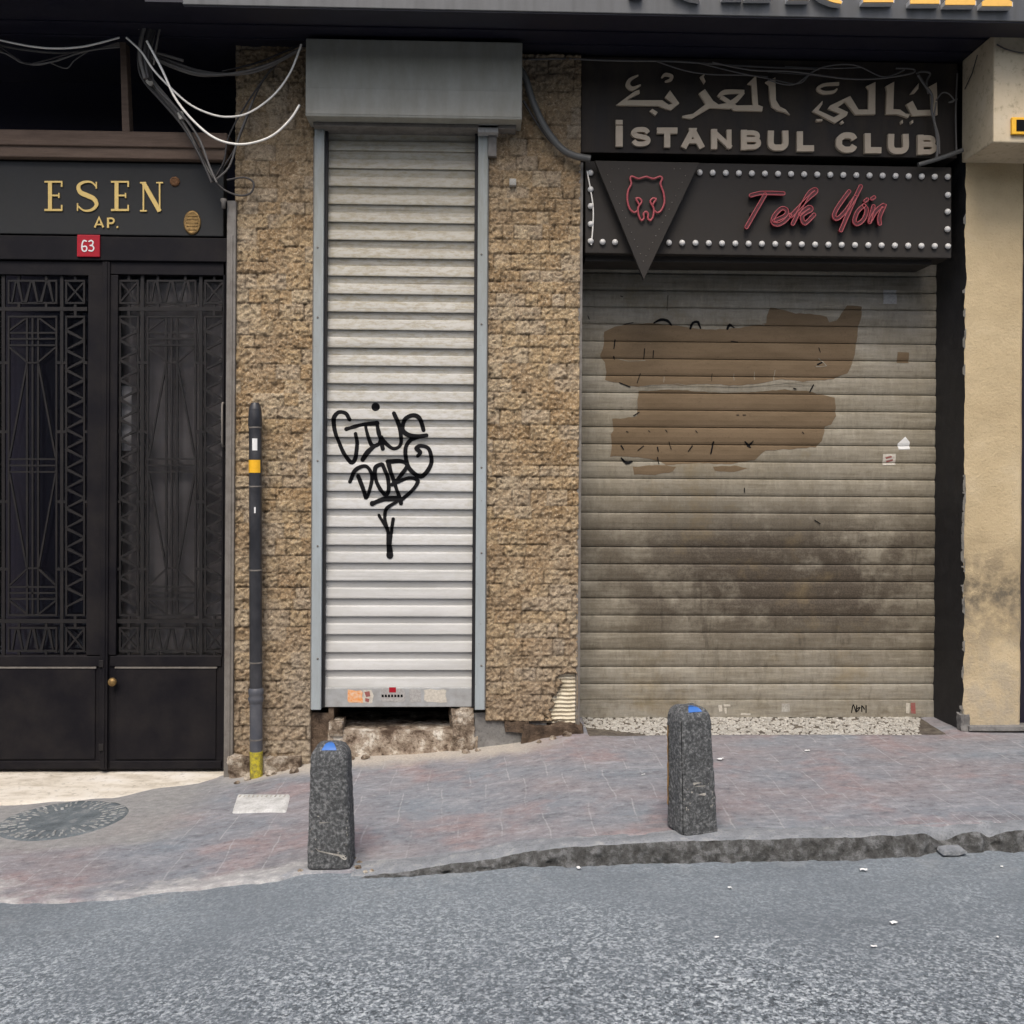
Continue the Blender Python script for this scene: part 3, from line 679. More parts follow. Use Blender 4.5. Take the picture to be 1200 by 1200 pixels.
# ------------------------------------------------------------------ apartment entrance
YD = .06
dr = thing('entrance_door', 'black double leaf iron door with geometric grilles under the gilt name panel', 'door', W(122, 903, YD))
m = MB()
m.pbox(-36, 277, 266, 305, YD-.02, .30)            # head rail
m.pbox(-36, 305, -22, 903, YD-.02, .30)            # far jamb
m.pbox(262.5, 305, 268, 903, YD-.015, .30)
m.build('frame', M['door'], dr, bevel=.004)
m = MB(); m.pbox(264, 235, 274.5, 912, -.03, .12); m.pbox(268, 275, 271, 912, -.036, -.029)
m.build('jamb_trim', M['jamb'], dr, 'worn grey strip of trim beside the door', bevel=.003)
def leaf(cx, x0, x1):
    lf = MB()
    gl, gr = cx-64, cx+64
    gl = max(gl, x0+2); gr = min(gr, x1-2)
    lf.pbox(x0, 306, x1, 322, YD, YD+.05)          # top rail
    lf.pbox(x0, 768, x1, 902, YD+.012, YD+.05)     # kick plate ground
    if gl > x0: lf.pbox(x0, 322.2, gl, 767.8, YD, YD+.05)
    if x1 > gr: lf.pbox(gr, 322.2, x1, 767.8, YD, YD+.05)
    body = lf.build('door_leaf', M['door'], dr, bevel=.003)
    k = MB(); k.pbox(x0+10, 783, x1-9, 890, YD+.004, YD+.03); k.build('kick_panel', M['door'], body, bevel=.004)
    f = MB(); f.pbox(x0+3, 769, x1-3, 781, YD+.002, YD+.03); f.pbox(x0+3, 892, x1-3, 901, YD+.003, YD+.03); f.build('rail', M['door'], body, bevel=.003)
    f = MB(); f.pbox(x0+9, 781.6, x1-8, 783.4, YD-.001, YD+.02); f.build('worn_edge', M['jamb'], body)
    g = MB(); Yg = YD+.014
    lvl = [0]
    def bar(pts, w, sm=False, n=0):
        lvl[0] = (lvl[0]+1) % 9
        d = lvl[0]*.0006
        g.ribbon(pts, w, Yg+d, Yg+.014+d, 'butt', n, sm=sm)
    def rect(a, b, c, d, w=2.2):
        bar([(a, b), (c, b)], w); bar([(a, d), (c, d)], w); bar([(a, b-w/2), (a, d+w/2)], w); bar([(c, b-w/2), (c, d+w/2)], w)
    for yb in (362, 728): bar([(gl, yb), (gr, yb)], 4.5)
    for s in (-1, 1): bar([(cx+s*34.3, 322), (cx+s*34.3, 768)], 3.8)
    for (ya, yb) in ((329, 355), (736, 763)):
        rect(cx-28, ya, cx+28, yb)
        z = [(cx-24, yb-1.5)]
        for i in range(3):
            q = cx-24+i*18; z += [(q+4, ya+1.5), (q+7, ya+1.5), (q+12, yb-1.5), (q+16, yb-1.5)]
        bar(z[:-1], 1.9)
        for s in (-1, 1):
            a, b = cx+s*39.5, cx+s*60.5
            rect(min(a, b), ya, max(a, b), yb); bar([(a, ya+1), (b, yb-1)], 1.9); bar([(a, yb-1), (b, ya+1)], 1.9)
            for yy in (ya-4.2, yb+4.2): bar([((a+b)/2, yy-4), ((a+b)/2, yy+4)], 3)
        for q in (-16, 16):
            for yy in (ya-4.2, yb+4.2): bar([(cx+q, yy-4), (cx+q, yy+4)], 3)
    rect(cx-28, 371, cx+28, 721)
    for q in (-6.5, 0, 6.5): bar([(cx+q, 371), (cx+q, 721)], 2.2)
    for yy in (390, 397, 404.5, 538, 545.5, 553, 688, 695, 702): bar([(cx-27, yy), (cx+27, yy)], 2.0)
    for s in (-1, 1):
        bar([(cx+s*27, 387), (cx+s*8, 373)], 2); bar([(cx+s*27, 407), (cx+s*7, 424)], 2)
        bar([(cx+s*6.5, 425), (cx+s*27, 536)], 2); bar([(cx+s*27, 555), (cx+s*7, 665)], 2)
        bar([(cx+s*7, 667), (cx+s*27, 686)], 2); bar([(cx+s*27, 704), (cx+s*8, 719)], 2)
        a, b = cx+s*39.5, cx+s*60.5
        rect(min(a, b), 371, max(a, b), 721)
        z = []; yy = 374; k2 = 0
        while yy < 718:
            xx = a+s*1.5 if k2 % 2 else b-s*1.5
            z += [(xx, yy), (xx, min(yy+2.5, 719))]; yy += 11.6; k2 += 1
        bar(z, 1.9)
        for yy in (425, 506, 588, 667):
            for q in (37, 31): bar([(cx+s*(q-2.6), yy), (cx+s*(q+2.6), yy)], 3.4)
            bar([(cx+s*60, yy), (cx+s*64.5, yy)], 3.4)
        for yy in (366, 725): bar([((a+b)/2, yy-4), ((a+b)/2, yy+4)], 3)
    bar([(cx-7, 425), (cx+7, 425)], 2); bar([(cx-7, 666), (cx+7, 666)], 2)
    g.build('grille', M['grille'], body, recalc=True)
    p = MB(); p.pbox(gl-2, 320, gr+2, 770, YD+.06, YD+.066); p.build('pane', M['glass'], body)
    return body
lf = leaf(38, -22, 120.5)
rf = leaf(201, 125.5, 262.2)
m = MB(); m.pbox(118, 306.5, 127, 902, YD-.012, YD+.02); m.pbox(121, 306.5, 124, 902, YD-.018, YD-.012); m.build('meeting_strip', M['door'], dr, bevel=.003)
m = MB(); c = W(134, 798, YD); m.lathe([(.006, .0), (.010, -.012), (.022, -.020), (.026, -.034), (.020, -.046), (.004, -.050)], c); m.build('knob', M['bronze'], rf, recalc=True)
m = MB()
for yy in (778, 876): m.pbox(115.5, yy-4, 121, yy+4, YD-.024, YD-.0)
m.build('bolt_plate', M['grille'], lf, bevel=.002)
m = MB(); a = W(261, 472, YD-.03); b = W(261, 523, YD-.03); m.tube([(a.x, YD, a.z), a, (a.x, YD-.045, a.z-.02), (b.x, YD-.045, b.z+.02), b, (b.x, YD, b.z)], .006); m.build('handle', M['jamb'], rf)
# grey sheet and bright strip imitating reflections in the right leaf's glass
X = np.linspace(wx(128, 500, .2), wx(266, 500, .2), 90); Z = np.linspace(wz(200, 770, .2), wz(200, 332, .2), 16); Xg, Zg = np.meshgrid(X, Z)
m = MB(); m.grid(np.stack([Xg, .150+.012*np.sin(Xg*42+np.sin(Xg*17)*1.5), Zg], -1)); cu = m.build('curtain', M['curtain'])
m = MB(); m.pbox(142, 452, 154, 528, .131, .133); nb = m.build('glass_glint', M['paper']); top(nb, 'tall narrow white notice added as a strip behind the glass, imitating a reflection mid door', 'glint')
top(cu, 'grey folded sheet standing in for reflections in the glass of the right door leaf', 'curtain')

# doorstep
front = [(-140, 948), (-60, 944), (0, 942), (60, 941), (120, 939), (170, 938), (190, 932), (215, 929), (235, 924), (250, 917), (268, 912)]
m = MB(); A = []; B = []
for px, py in front:
    for Y in np.arange(.1, -.6, -.002):
        t = (Y-.1)/(-.46); zst = -.160-.048*max(t, 0); p = W(px, py, float(Y))
        if p.z >= zst: break
    B.append((p.x, float(Y), zst)); A.append((p.x, .14, -.160))
n = len(A); S = 14; P = np.zeros((S+2, n*4-3, 3))
tt = np.linspace(0, n-1, n*4-3)
for k in range(S+1):
    s = k/S
    a = np.array(A); b = np.array(B); row = a*(1-s)+b*s
    row = np.stack([np.interp(tt, np.arange(n), row[:, i]) for i in range(3)], -1)
    if k: row[:, 1] += (fbm(row[:, 0]*9, row[:, 0]*0+k, 3, 3)-.5)*.05*s
    row[:, 2] += (fbm(row[:, 0]*5, row[:, 1]*5, 3, 8)-.5)*.008-.010*(s > .97)
    P[k] = row
P[S+1] = P[S]; P[S+1, :, 2] -= .12; P[S+1, :, 1] -= .004
m.grid(P, flip=True); st = m.build('doorstep', M['marble'], recalc=True); top(st, 'worn white marble doorstep in front of the black iron door', 'step')

# name panel
YN = .035
npn = thing('name_panel', 'dark slate grey panel with the gilt letters ESEN AP over the iron door', 'sign', W(130, 277, YN))
m = MB(); m.pbox(-36, 190, 262, 275, YN, .12); m.build('panel', M['name_panel'], npn, bevel=.004)
m = MB(); Yl = YN-.008
def st_(pts, w, d=0, sm=False, cap='butt', n=6): m.ribbon(pts, w, Yl-d*.0004, YN+.001, cap, n, sm=sm)
def E_(x):
    st_([(x+6.5, 212.5), (x+6.5, 246.5)], 4.6); st_([(x, 213), (x+21, 213)], 2.0, 1); st_([(x, 246), (x+21, 246)], 2.4, 1); st_([(x+7, 229), (x+17, 229)], 2.0, 1)
    st_([(x+20.2, 213), (x+20.2, 219)], 1.8, 2); st_([(x+20.2, 240), (x+20.2, 247)], 1.8, 2); st_([(x+17, 226), (x+17, 232)], 1.6, 2)
E_(52); E_(130)
st_([(113, 219), (107, 213.5), (98, 213.5), (92, 218), (94, 225), (102, 229), (110, 233), (113, 240), (107, 246), (98, 246.5), (91, 241)], [1.6, 2.0, 3, 4.2, 5.2, 5.6, 5.2, 4.2, 3, 2.0, 1.6], 0, True)
st_([(112.8, 213), (112.8, 221)], 1.5, 2); st_([(90.8, 238), (90.8, 247)], 1.5, 2)
st_([(168, 214), (168, 247)], 1.8); st_([(187, 214), (187, 248)], 1.8, 1); st_([(168, 214), (187, 247.5)], 5.0, 2); st_([(164, 214), (171, 214)], 1.6, 3); st_([(164, 247), (172, 247)], 1.8, 3); st_([(183, 214), (191, 214)], 1.6, 3)
# AP.
st_([(111, 266.5), (116, 255), (121, 266.5)], 2.2); st_([(113, 263), (119, 263)], 1.6, 2)
st_([(126.5, 255), (126.5, 267)], 2.4); st_([(126.5, 256), (131.5, 256), (133.5, 258.6), (131.5, 261.4), (126.5, 261.4)], 2.0, 1, True); st_([(136.5, 266), (138.5, 266)], 2.2)
m.build('lettering', M['gold'], npn, recalc=True)
m = MB(); c = W(225.5, 261, YN); m.lathe([(.050, 0), (.050, -.006), (.044, -.010), (.040, -.008), (.012, -.010), (.004, -.010)], (0, 0, 0))
m.v = [(c.x+p[0], c.y+p[1], c.z+p[2]*1.42) for p in m.v]
for k in range(-2, 3): m.box(c.x-.034+abs(k)*.004, c.x+.034-abs(k)*.004, c.y-.0125, c.y-.009, c.z+k*.020-.004, c.z+k*.020+.004)
pq = m.build('oval_plaque', M['bronze'], recalc=True); top(pq, 'small oval bronze plaque at the right end of the name panel', 'plaque')
m = MB(); c = W(205, 213, YN); m.lathe([(.030, 0), (.030, -.005), (.020, -.016), (.018, -.012), (.004, -.020)], c, seg=9); bl = m.build('door_bell', M['rust'], recalc=True); top(bl, 'small rusty round bell boss right of the gilt name', 'bell')
hn = thing('house_number', 'small square red enamel plate with white number 63 above the door', 'sign', W(103, 301, YD-.03))
m = MB(); m.pbox(90, 275, 117, 301, YD-.032, YD-.022); m.build('plate', M['red_plate'], hn, bevel=.004)
m = MB()
m.ribbon([(101, 282.5), (98, 282), (96.2, 286), (96, 291), (97.5, 294), (100.5, 294), (101.6, 291), (100.5, 288.6), (97, 289)], 1.5, YD-.0345, YD-.031, 'round', 5)
m.ribbon([(104.2, 282.8), (107, 281.8), (109, 284), (107.4, 287.4), (105.5, 287.6)], 1.5, YD-.0345, YD-.031, 'round', 5)
m.ribbon([(105.8, 287.6), (108.5, 288.2), (109.8, 291), (107.8, 294), (104.2, 293.4)], 1.5, YD-.0349, YD-.031, 'round', 5)
m.build('number', M['white'], hn, recalc=True)
# timber above
tf = thing('timber_frame', 'old brown timber rail and post framing the dark opening above the name panel', 'frame', W(130, 186, -.02))
m = MB(); m.pbox(-40, 153, 266, 171, -.03, .14); m.pbox(-40, 171.3, 264, 185, -.012, .14); m.build('rail', M['wood'], tf, bevel=.006)
m = MB(); m.prism([(140, 40), (147, 40), (152, 154), (143, 154)], -.02, .05); m.build('post', M['wood'], tf, bevel=.004, recalc=True)

# ------------------------------------------------------------------ roller shutters
class Shutter:
    def __init__(s, px0, px1, pyt, pyb, Y, pitch_px, prof):
        s.Y = Y; s.x0 = wx(px0, 500, Y); s.x1 = wx(px1, 500, Y)
        xm = (px0+px1)/2
        s.zt = wz(xm, pyt, Y); s.zb = wz(xm, pyb, Y); s.n = round((pyb-pyt)/pitch_px); s.p = (s.zt-s.zb)/s.n; s.prof = prof
        s.breaks = [(s.zt-(i+t)*s.p, o) for i in range(s.n) for t, o in prof]
        s.zs = np.array([b[0] for b in s.breaks])[::-1]; s.os = np.array([b[1] for b in s.breaks])[::-1]
    def y(s, x, z):
        return s.Y-np.interp(z, s.zs, s.os)+(fbm(np.asarray(x)*1.7, np.asarray(z)*4.5, 2, 13)-.5)*.006+(fbm(np.asarray(x)*.3+9, np.asarray(z)*9.3, 2, 19)-.5)*.005
    def mesh(s):
        X = np.linspace(s.x0, s.x1, 40)
        Xg, Zg = np.meshgrid(X, s.zs); m = MB(); m.grid(np.stack([Xg, s.y(Xg, Zg), Zg], -1), smooth=False); return m
    def conform(s, faces, off):
        """flat polygons given in photo pixels, laid on the slats"""
        bm = bmesh.new()
        for f in faces:
            vs = []
            for p in f:
                q = W(p[0], p[1], s.Y-.01); vs.append(bm.verts.new((q.x, 0, q.z)))
            try: bm.faces.new(vs)
            except ValueError: pass
        bmesh.ops.remove_doubles(bm, verts=bm.verts, dist=1e-5)
        bmesh.ops.triangulate(bm, faces=bm.faces)
        zmin = min(v.co.z for v in bm.verts); zmax = max(v.co.z for v in bm.verts)
        for z in s.zs:
            if zmin < z < zmax:
                bmesh.ops.bisect_plane(bm, geom=bm.verts[:]+bm.edges[:]+bm.faces[:], plane_co=(0, 0, float(z)), plane_no=(0, 0, 1))
        xmin = min(v.co.x for v in bm.verts); xmax = max(v.co.x for v in bm.verts)
        for x in np.arange(xmin+.04, xmax, .05):
            bmesh.ops.bisect_plane(bm, geom=bm.verts[:]+bm.edges[:]+bm.faces[:], plane_co=(float(x), 0, 0), plane_no=(1, 0, 0))
        m = MB()
        bm.verts.index_update()
        co = np.array([v.co[:] for v in bm.verts]); yy = s.y(co[:, 0], co[:, 2])-off
        fs = []
        for f in bm.faces:
            i = [v.index for v in f.verts]
            a, b, c = co[i[0]], co[i[1]], co[i[2]]
            if (b[0]-a[0])*(c[2]-a[2])-(b[2]-a[2])*(c[0]-a[0]) < 0: i = i[::-1]
            fs.append(tuple(i))
        m.add([(c[0], y, c[2]) for c, y in zip(co, yy)], fs); bm.free(); return m
def ribbon_faces(pts, w, cap='round', n=6):
    L, Rr = offset_lines(pts, w, cap, n); return [(L[i], L[i+1], Rr[i+1], Rr[i]) for i in range(len(L)-1)]
def join(ms):
    o = MB()
    for q in ms: o.add(q.v, q.f)
    return o

# tall white shutter
ws = thing('roller_shutter', 'tall narrow dirty white roller shutter with black graffiti and a grey box on top', 'shutter', W(468, 832, 0))
S1 = Shutter(376, 562, 137, 806, .055, 21.2, [(0, .010), (.03, .0115), (.20, .0065), (.37, .003), (.41, .0105), (.46, .0135), (.70, .0195), (.90, .0235), (.966, .0235), (.985, .010)])
S1.mesh().build('curtain', M['slats_white'], ws)
m = MB(); m.pbox(378, 806, 559, 828.5, .015, .06); m.build('bottom_rail', M['rail_bottom'], ws, bevel=.003)
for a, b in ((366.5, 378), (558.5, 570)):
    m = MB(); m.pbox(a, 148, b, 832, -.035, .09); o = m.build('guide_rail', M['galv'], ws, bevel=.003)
    mid = (a+b)/2
    for yy in (290, 372, 540, 640, 772):
        c = W(mid, yy+(8 if a > 400 else 0), -.035); q = MB(); q.lathe([(.006, .0), (.006, -.003), (.003, -.005)], c, seg=8); q.build('screw', M['jamb'], o, recalc=True)
    q = MB(); q.pbox(a-1.2 if a < 400 else b-.3, 160, a+.3 if a < 400 else b+1.2, 831, -.02, .09); q.build('rail_flange', M['jamb'], o)
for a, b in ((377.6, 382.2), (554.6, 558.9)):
    m = MB(); m.pbox(a, 150, b, 829, -.004, .03); m.build('recess_shade', M['black_reveal'], ws)  # black strip standing in for the shaded gap between rail and slats
m = MB()
xa, xb = wx(358, 95, -.19), wx(612, 95, -.19); za, zb_ = wz(485, 47, -.19), wz(485, 138, -.19)
m.box(xa, xb, -.19, .2, zb_, za); hb = m.build('housing', M['housing'], ws, bevel=.006)
m = MB(); m.box(xa+.006, xb-.006, -.1935, -.189, zb_+.012, zb_+.16); m.build('cover_panel', M['housing'], hb, bevel=.002)
m = MB(); m.box(xa+.03, xb-.03, -.10, .05, zb_-.022, zb_-.001); m.build('under_lip', M['jamb'], hb, bevel=.004)
m = MB(); m.pbox(560, 143, 584, 155, -.10, -.02); bk = m.build('bracket', M['sticker_grey'], ws, bevel=.004)
m = MB(); m.pbox(572, 156, 582, 183, -.05, -.018); m.build('bracket_plate', M['jamb'], bk, bevel=.003)
def gz(p): return [(340+a/4.615, 440+b/4.615) for a, b in p]
graf = [
 ([(322, 238), (302, 206), (262, 200), (236, 240), (246, 310), (286, 410), (330, 470), (355, 440), (362, 370), (355, 315)], 5.6),
 ([(305, 290), (350, 276), (400, 264), (470, 258)], 5.6),
 ([(408, 275), (420, 320), (440, 375), (475, 375), (495, 335)], 4.6),
 ([(392, 455), (425, 410), (470, 372)], [7, 6, 4]),
 ([(468, 258), (480, 310), (502, 396)], 5.2),
 ([(486, 330), (520, 370), (562, 396), (598, 370), (594, 285), (562, 205)], 5.4),
 ([(722, 296), (700, 232), (662, 216), (620, 240), (608, 292), (640, 322), (690, 330), (738, 324)], 5.6),
 ([(696, 332), (648, 352), (624, 402), (640, 495), (708, 546), (762, 480), (752, 400), (708, 380), (684, 394), (704, 416), (690, 436)], 5.0),
 ([(324, 574), (354, 512), (408, 490), (440, 528), (438, 592), (412, 662), (396, 612), (368, 545)], 5.0),
 ([(494, 480), (462, 500), (466, 570), (510, 642), (534, 618), (526, 545), (500, 482)], 5.0),
 ([(530, 466), (546, 525), (578, 618), (600, 690)], 5.2),
 ([(528, 466), (602, 464), (632, 490), (592, 548), (552, 590)], 5.0),
 ([(556, 588), (640, 554), (690, 570), (662, 620), (600, 674)], 5.2),
 ([(446, 692), (508, 668), (582, 664)], 6.0),
 ([(578, 682), (524, 718), (512, 768), (530, 850), (540, 972)], [4, 5, 4.5, 4, 7.5]),
 ([(480, 756), (514, 812), (534, 872)], [4.5, 4, 3]),
 ([(558, 776), (546, 862), (539, 950)], [5, 4, 4])]
ms = []
for i, (p, w) in enumerate(graf):
    w = list(np.array(w if isinstance(w, list) else [w]*7)*np.array([random.uniform(.74, 1.10) for _ in range(7 if not isinstance(w, list) else len(w))]))
    ms.append(S1.conform(ribbon_faces(gz(p), w), .0012+i*.00028))
c = (340+462/4.615, 440+170/4.615); ms.append(S1.conform([[(c[0]+5*math.cos(a), c[1]+5*math.sin(a)) for a in np.linspace(0, 2*math.pi, 18)[:-1]]], .0012))
join(ms).build('graffiti', M['spray'], ws, 'black spray painted graffiti lettering with an arrow below it')
for a, b, c2, d, mt, lb in ((408, 809, 425, 824, 'sticker_orange', 'torn orange sticker'), (425.4, 809, 437, 824, 'sticker_pale', 'torn pale and red sticker'), (446, 807, 474, 823, 'sticker_grey', 'faded grey sticker with red mark'), (480, 808, 493, 823, 'sticker_grey', 'scratched grey sticker'), (497, 808, 523, 823, 'sticker_pale', 'torn white sticker')):
    m = MB()
    pts = []
    for k in range(14):
        t = k/14*4; e = int(t); f = t-e
        p = [(a+(c2-a)*f, b), (c2, b+(d-b)*f), (c2-(c2-a)*f, d), (a, d-(d-b)*f)][e]
        pts.append((p[0]+random.uniform(-.9, .9), p[1]+random.uniform(-.9, .9)))
    m.prism(pts, .0135, .0152); o = m.build('sticker', M[mt], ws, lb, recalc=True)
    if a == 425.4:
        q = MB(); q.prism([(427, 811), (433, 810), (434, 816), (429, 817)], .0125, .0136); q.prism([(428, 818), (433, 819), (432, 823), (428, 822)], .0125, .0136); q.build('print', M['sticker_red'], o, recalc=True)
    if a == 446:
        q = MB(); q.prism([(456, 805.5), (464, 805.5), (464, 811.5), (456, 811.5)], .0125, .0136); q.build('print', M['red_plate'], o, recalc=True)
        q = MB()
        for k in range(7): q.prism([(447.2+k*3.7, 814), (449.6+k*3.7, 814), (449.8+k*3.7, 817), (447.2+k*3.7, 817)], .0125, .0136)
        q.build('print', M['spray'], o, recalc=True)
# low sill and opening beneath it
sl = thing('shutter_sill', 'flaking stained stone sill in the gap under the tall white shutter', 'sill', W(470, 888, 0))
m = MB(); rough_block(m, 384, 856, 560, 896, .02, .5, .006, 3, fr=7); m.build('sill_stone', M['sill'], sl)
m = MB(); rough_block(m, 528, 832, 556, 884, -.005, .25, .022, 12); m.build('plaster_lump', M['rubble'], sl, 'crumbling lump of pale plaster at the right end')
m = MB(); rough_block(m, 386, 846, 402, 862, .0, .12, .012, 22); m.build('stone_chip', M['rubble'], sl)
m = MB(); m.pbox(385, 826, 391, 856, .03, .3); m.build('side_post', M['brown_base'], sl)

# wide club shutter
YC = .40
cs = thing('roller_shutter', 'wide sooty beige roller shutter with brown painted over patches under the red script sign', 'shutter', W(885, 842, YC))
S2 = Shutter(668, 1096, 262, 821, YC, 20.0, [(0, -.003), (.012, -.003), (.035, .005), (.10, .0095), (.28, .0125), (.58, .0125), (.84, .009), (.96, .0045), (.985, -.003)])
S2.mesh().build('curtain', M['slats_club'], cs)
m = MB(); m.pbox(668, 821, 1096, 841, YC-.016, YC+.02); m.build('bottom_rail', M['slats_club'], cs, bevel=.003)
def z1(p): return [(660+a/2.5, 300+b/2.5) for a, b in p]
pa = [(120, 222), (150, 207), (210, 199), (270, 197), (330, 203), (420, 217), (505, 212), (595, 198), (596, 178), (606, 150), (640, 158), (680, 168), (735, 171), (770, 178), (778, 196), (800, 190), (815, 168), (832, 145), (876, 149), (874, 178), (865, 212), (858, 262), (850, 302), (832, 344), (790, 362), (700, 368), (640, 362), (590, 372), (500, 380), (420, 374), (350, 380), (290, 376), (220, 384), (195, 380), (160, 372), (124, 365), (126, 340), (122, 312), (109, 290), (118, 262)]
pb = [(220, 396), (300, 392), (400, 396), (470, 402), (540, 399), (650, 391), (720, 397), (796, 416), (799, 470), (786, 492), (768, 500), (758, 542), (738, 560), (660, 566), (592, 570), (560, 598), (490, 610), (400, 606), (300, 612), (285, 600), (220, 590), (138, 587), (142, 540), (138, 522), (149, 510), (144, 478), (216, 470)]
pc = [(205, 618), (262, 612), (330, 616), (322, 632), (270, 640), (208, 640)]
pd = [(440, 618), (500, 614), (540, 622), (500, 632), (445, 630)]
def ragged(p, a=1.0):
    out = []
    for i in range(len(p)):
        q, r = p[i], p[(i+1) % len(p)]; L = math.hypot(r[0]-q[0], r[1]-q[1]); k = max(1, int(L/12))
        for j in range(k):
            t = j/k; out.append((q[0]+(r[0]-q[0])*t+random.uniform(-a, a)*1.6, q[1]+(r[1]-q[1])*t+random.uniform(-a, a)*1.6))
    return out
for q in (pa, pb, pc, pd):
    S2.conform([z1(ragged(q))], .0014).build('paint_patch', M['patch'], cs, 'flat brown paint rolled over old lettering')
mk = [([(178, 200), (205, 195)], 2), ([(266, 196), (285, 187), (305, 190), (318, 203)], [2, 4, 4, 2]), ([(372, 213), (380, 196), (395, 194), (402, 212)], [3, 3.5, 3.5, 2]), ([(480, 214), (488, 202), (500, 210)], [3, 4, 2]),
      ([(152, 246), (148, 272)], 3), ([(148, 295), (150, 302)], 3.5), ([(238, 272), (236, 302)], 2.5), ([(264, 278), (263, 298)], 2.5), ([(492, 250), (512, 252)], 2), ([(748, 270), (752, 282)], 2.5), ([(745, 318), (757, 312)], 4),
      ([(226, 345), (216, 372)], 2), ([(436, 345), (434, 366)], 1.5), ([(732, 378), (722, 398)], 3), ([(675, 388), (682, 390)], 3), ([(165, 372), (196, 384)], 2.5), ([(222, 458), (206, 468)], 2.5), ([(508, 466), (514, 466)], 2), ([(526, 466), (534, 466)], 2),
      ([(185, 514), (190, 516)], 2), ([(250, 512), (254, 516)], 2), ([(300, 510), (304, 516)], 2), ([(388, 512), (392, 518)], 2), ([(700, 516), (704, 520)], 2), ([(170, 556), (176, 566)], 3.5), ([(236, 556), (218, 570)], 2), ([(276, 560), (278, 572)], 3), ([(310, 545), (316, 566)], 2), ([(378, 556), (366, 572)], 2.5), ([(440, 545), (432, 578)], [2.5, 3, 2]),
      ([(532, 544), (544, 554), (556, 542)], 3), ([(540, 556), (548, 560)], 3.5), ([(170, 592), (185, 606), (202, 602)], [2, 4, 2]), ([(276, 590), (280, 608)], 2.5), ([(530, 680), (531, 692)], 2.5), ([(736, 774), (752, 784)], 2.5), ([(306, 116), (304, 160)], 1.2), ([(72, 176), (76, 186)], 2), ([(168, 118), (174, 120)], 2)]
for i, (p, w) in enumerate(mk): w = list(np.array(w)*.8) if isinstance(w, list) else [w*.5, w*.95, w*.4]; S2.conform(ribbon_faces(z1(p), w, n=3), .0026+.0001*i).build('paint_mark', M['spray'], cs, 'black remnant of old lettering')
wm = [([(222, 384), (260, 378), (330, 376), (420, 382), (520, 384), (600, 378), (650, 372), (740, 380)], .8), ([(500, 208), (550, 200), (590, 202)], 1.2), ([(158, 300), (190, 308), (240, 306)], 1), ([(560, 340), (560, 362)], 1.2), ([(620, 335), (616, 364)], 1.2), ([(500, 345), (500, 364)], 1), ([(748, 300), (770, 322), (740, 324)], 1.6), ([(296, 352), (294, 370)], 1)]
for i, (p, w) in enumerate(wm): S2.conform(ribbon_faces(z1(ragged(p, .6)[:-1] if len(p) > 3 else p), [w*.5, w, w*.3, w*.8], n=2), .0032+.0001*i).build('paint_mark', M['slats_club'], cs, 'thin pale trace of scraped lettering')
def stk(poly, mt, lb, off=.003):
    return S2.conform([ragged(poly, .3)], off).build('sticker', M[mt], cs, lb)
stk([(1035, 340), (1050, 340), (1050, 356), (1035, 356)], 'sticker_grey', 'small faded printed sticker high on the right')
stk([(1051, 413), (1065, 413), (1065, 425), (1051, 425)], 'patch', 'small brown sticker')
stk([(1052, 520), (1060, 512), (1066, 518), (1066, 527), (1053, 527)], 'paper', 'torn white scrap of sticker')
o = stk([(1034, 532), (1049, 532), (1049, 545), (1034, 545)], 'sticker_pale', 'pale sticker with red print')
m = S2.conform([[(1037, 536), (1044, 534), (1045, 536), (1038, 538)], [(1038, 540), (1046, 538), (1046, 540), (1039, 542)]], .0042); m.build('print', M['sticker_red'], o)
YB = YC-.016
for a, b, c2, d, mt in ((842, 826, 846, 834, 'sticker_pale'), (848, 825, 856, 828, 'sticker_pale'), (849, 829, 852, 836, 'sticker_pale'), (916, 825, 926, 834, 'pebble'), (868, 836, 880, 838.5, 'sticker_pale'), (1062, 824, 1066, 836, 'sticker_pale'), (1067, 824, 1073, 836, 'sticker_red')):
    m = MB(); m.prism(ragged([(a, b), (c2, b), (c2, d), (a, d)], .4), YB-.0016, YB-.0002); m.build('sticker', M[mt], cs, recalc=True)
m = MB()
for i, p in enumerate([[(998, 835), (1000, 826), (1003, 834)], [(1004, 827), (1004, 834), (1008, 829), (1005, 830)], [(1010, 834), (1010, 827), (1013, 831)], [(1015, 827), (1015, 835)]]): m.ribbon(p, 1.2, YB-.0014-.0002*i, YB, 'round', 3)
m.build('scribble', M['spray'], cs, 'tiny black handwritten scribble at the bottom', recalc=True)

